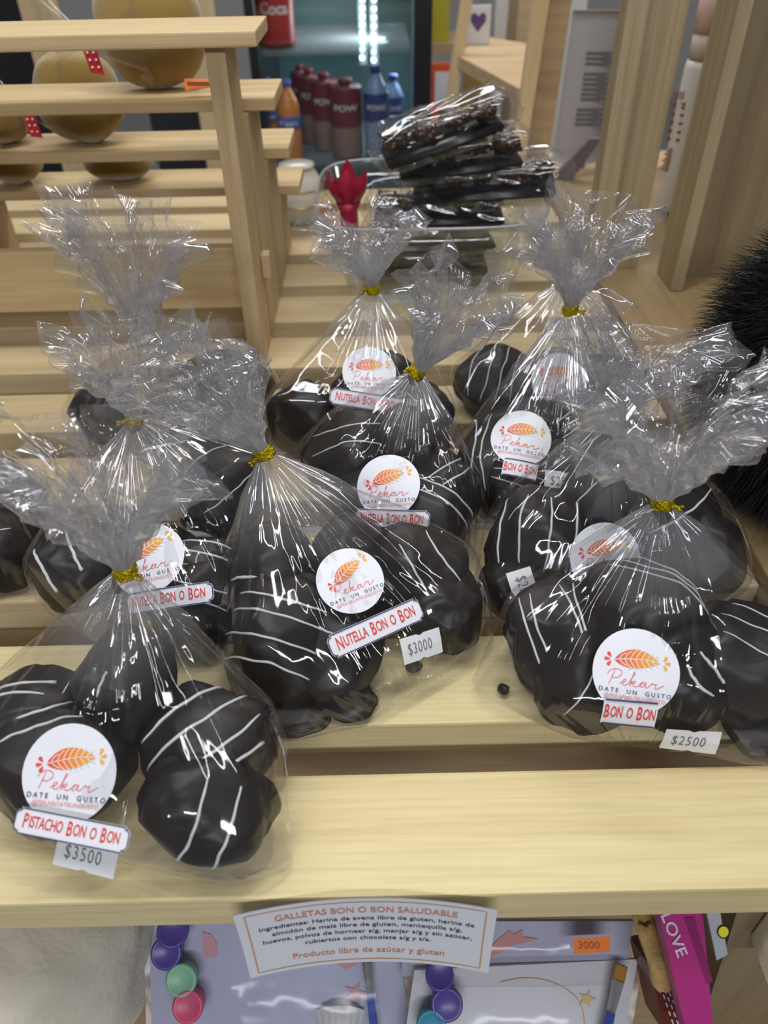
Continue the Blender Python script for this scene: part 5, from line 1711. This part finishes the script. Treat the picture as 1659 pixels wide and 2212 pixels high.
# straw item, books and box at the right below the board
st_pts = [on(1390, 1985, -0.10), on(1405, 2030, -0.105), on(1422, 2075, -0.11), on(1430, 2120, -0.12)]
st = MB()
for k in range(5):
    pts = []
    for i in range(90):
        t = i / 89 * 3
        j = min(2, int(t)); p = st_pts[j].lerp(st_pts[j + 1], t - j)
        an = i * 0.36 + 2 * math.pi * k / 5
        pts.append(p + Vector((math.cos(an) * 0.0050, math.sin(an) * 0.0050, 0)))
    st.tube(pts, 0.0019, 7)
tag(st.build('straw_braid', M['straw'], None, True), 'thick twisted straw braid beside the magenta book', 'braid')
def book(name, label, quad, thick, mat, cat='book'):
    q = [on(*p) for p in quad]
    P = Plane3(q[0], q[1], q[2]); q[3] = P.hit(quad[3][0], quad[3][1])
    root = thing(name, label, cat, (q[2] + q[3]) / 2)
    MB().slab(q, thick).build('cover', mat, root)
    return root, P
bk, PB = book('book', 'magenta boxed book with pale LOVE lettering on its spine, leaning on the post', [(1424, 1975, -0.052), (1518, 1972, -0.052), (1545, 2262, -0.130), (1490, 2262, -0.130)], 0.016, M['magenta'])
def along(P, a, b_, s, size, mat, name, parent, bold=0.0, squash=1.0):
    v2, f2 = text2d(s, 1.0, bold, 1.0, 'LEFT')
    wd = max(x for x, _ in v2)
    d = Vector((b_[0] - a[0], b_[1] - a[1])); L = d.length; d.normalize()
    nx, ny = d.y, -d.x
    mb = MB()
    mb.add([P.hit(a[0] + d.x * x / wd * L + nx * y * size, a[1] + d.y * x / wd * L + ny * y * size, 0.0006) for x, y in v2], f2)
    return mb.build(name, mat, parent)
along(PB, (1436, 1972), (1474, 2066), 'LOVE', 34, M['lilactext'], 'cover_lettering', bk, 0.015)
flat_print(PB, [(1478, 1982), (1500, 1982), (1540, 2120), (1527, 2125)], M['magdark'], 'cover_panel', bk)
b2_, PB2 = book('book', 'dark red book with pale spine lettering, below the magenta book', [(1402, 2085, -0.125), (1444, 2078, -0.125), (1495, 2235, -0.165), (1440, 2240, -0.165)], 0.03, M['maroon'])
for k in range(3):
    a = (1424 + k * 9 - 4, 2110 + k * 8); e = (1462 + k * 12, 2235)
    mb = MB()
    for i in range(7):
        t0, t1 = i / 7 + 0.02, i / 7 + 0.1
        p = [(a[0] + (e[0] - a[0]) * t, a[1] + (e[1] - a[1]) * t) for t in (t0, t1)]
        mb.add([PB2.hit(p[0][0] - 1.6, p[0][1], 0.0006), PB2.hit(p[0][0] + 1.6, p[0][1], 0.0006), PB2.hit(p[1][0] + 1.6, p[1][1], 0.0006), PB2.hit(p[1][0] - 1.6, p[1][1], 0.0006)], [(0, 1, 2, 3)])
    mb.build('spine_print', M['lilactext'], b2_)
b3_, PB3 = book('gift_box', 'grey and white box with a yellow dot, squeezed between the magenta book and the post', [(1527, 1972, -0.042), (1556, 1972, -0.042), (1572, 2062, -0.075), (1548, 2075, -0.075)], 0.01, M['greybox'], 'box')
flat_print(PB3, blob(1563, 2013, 14, 15, 16, 1, 0.0), M['black'], 'dot_ring', b3_, 0.0005)
flat_print(PB3, blob(1563, 2013, 11, 12, 16, 1, 0.0), M['smiley'], 'dot_print', b3_, 0.0012)
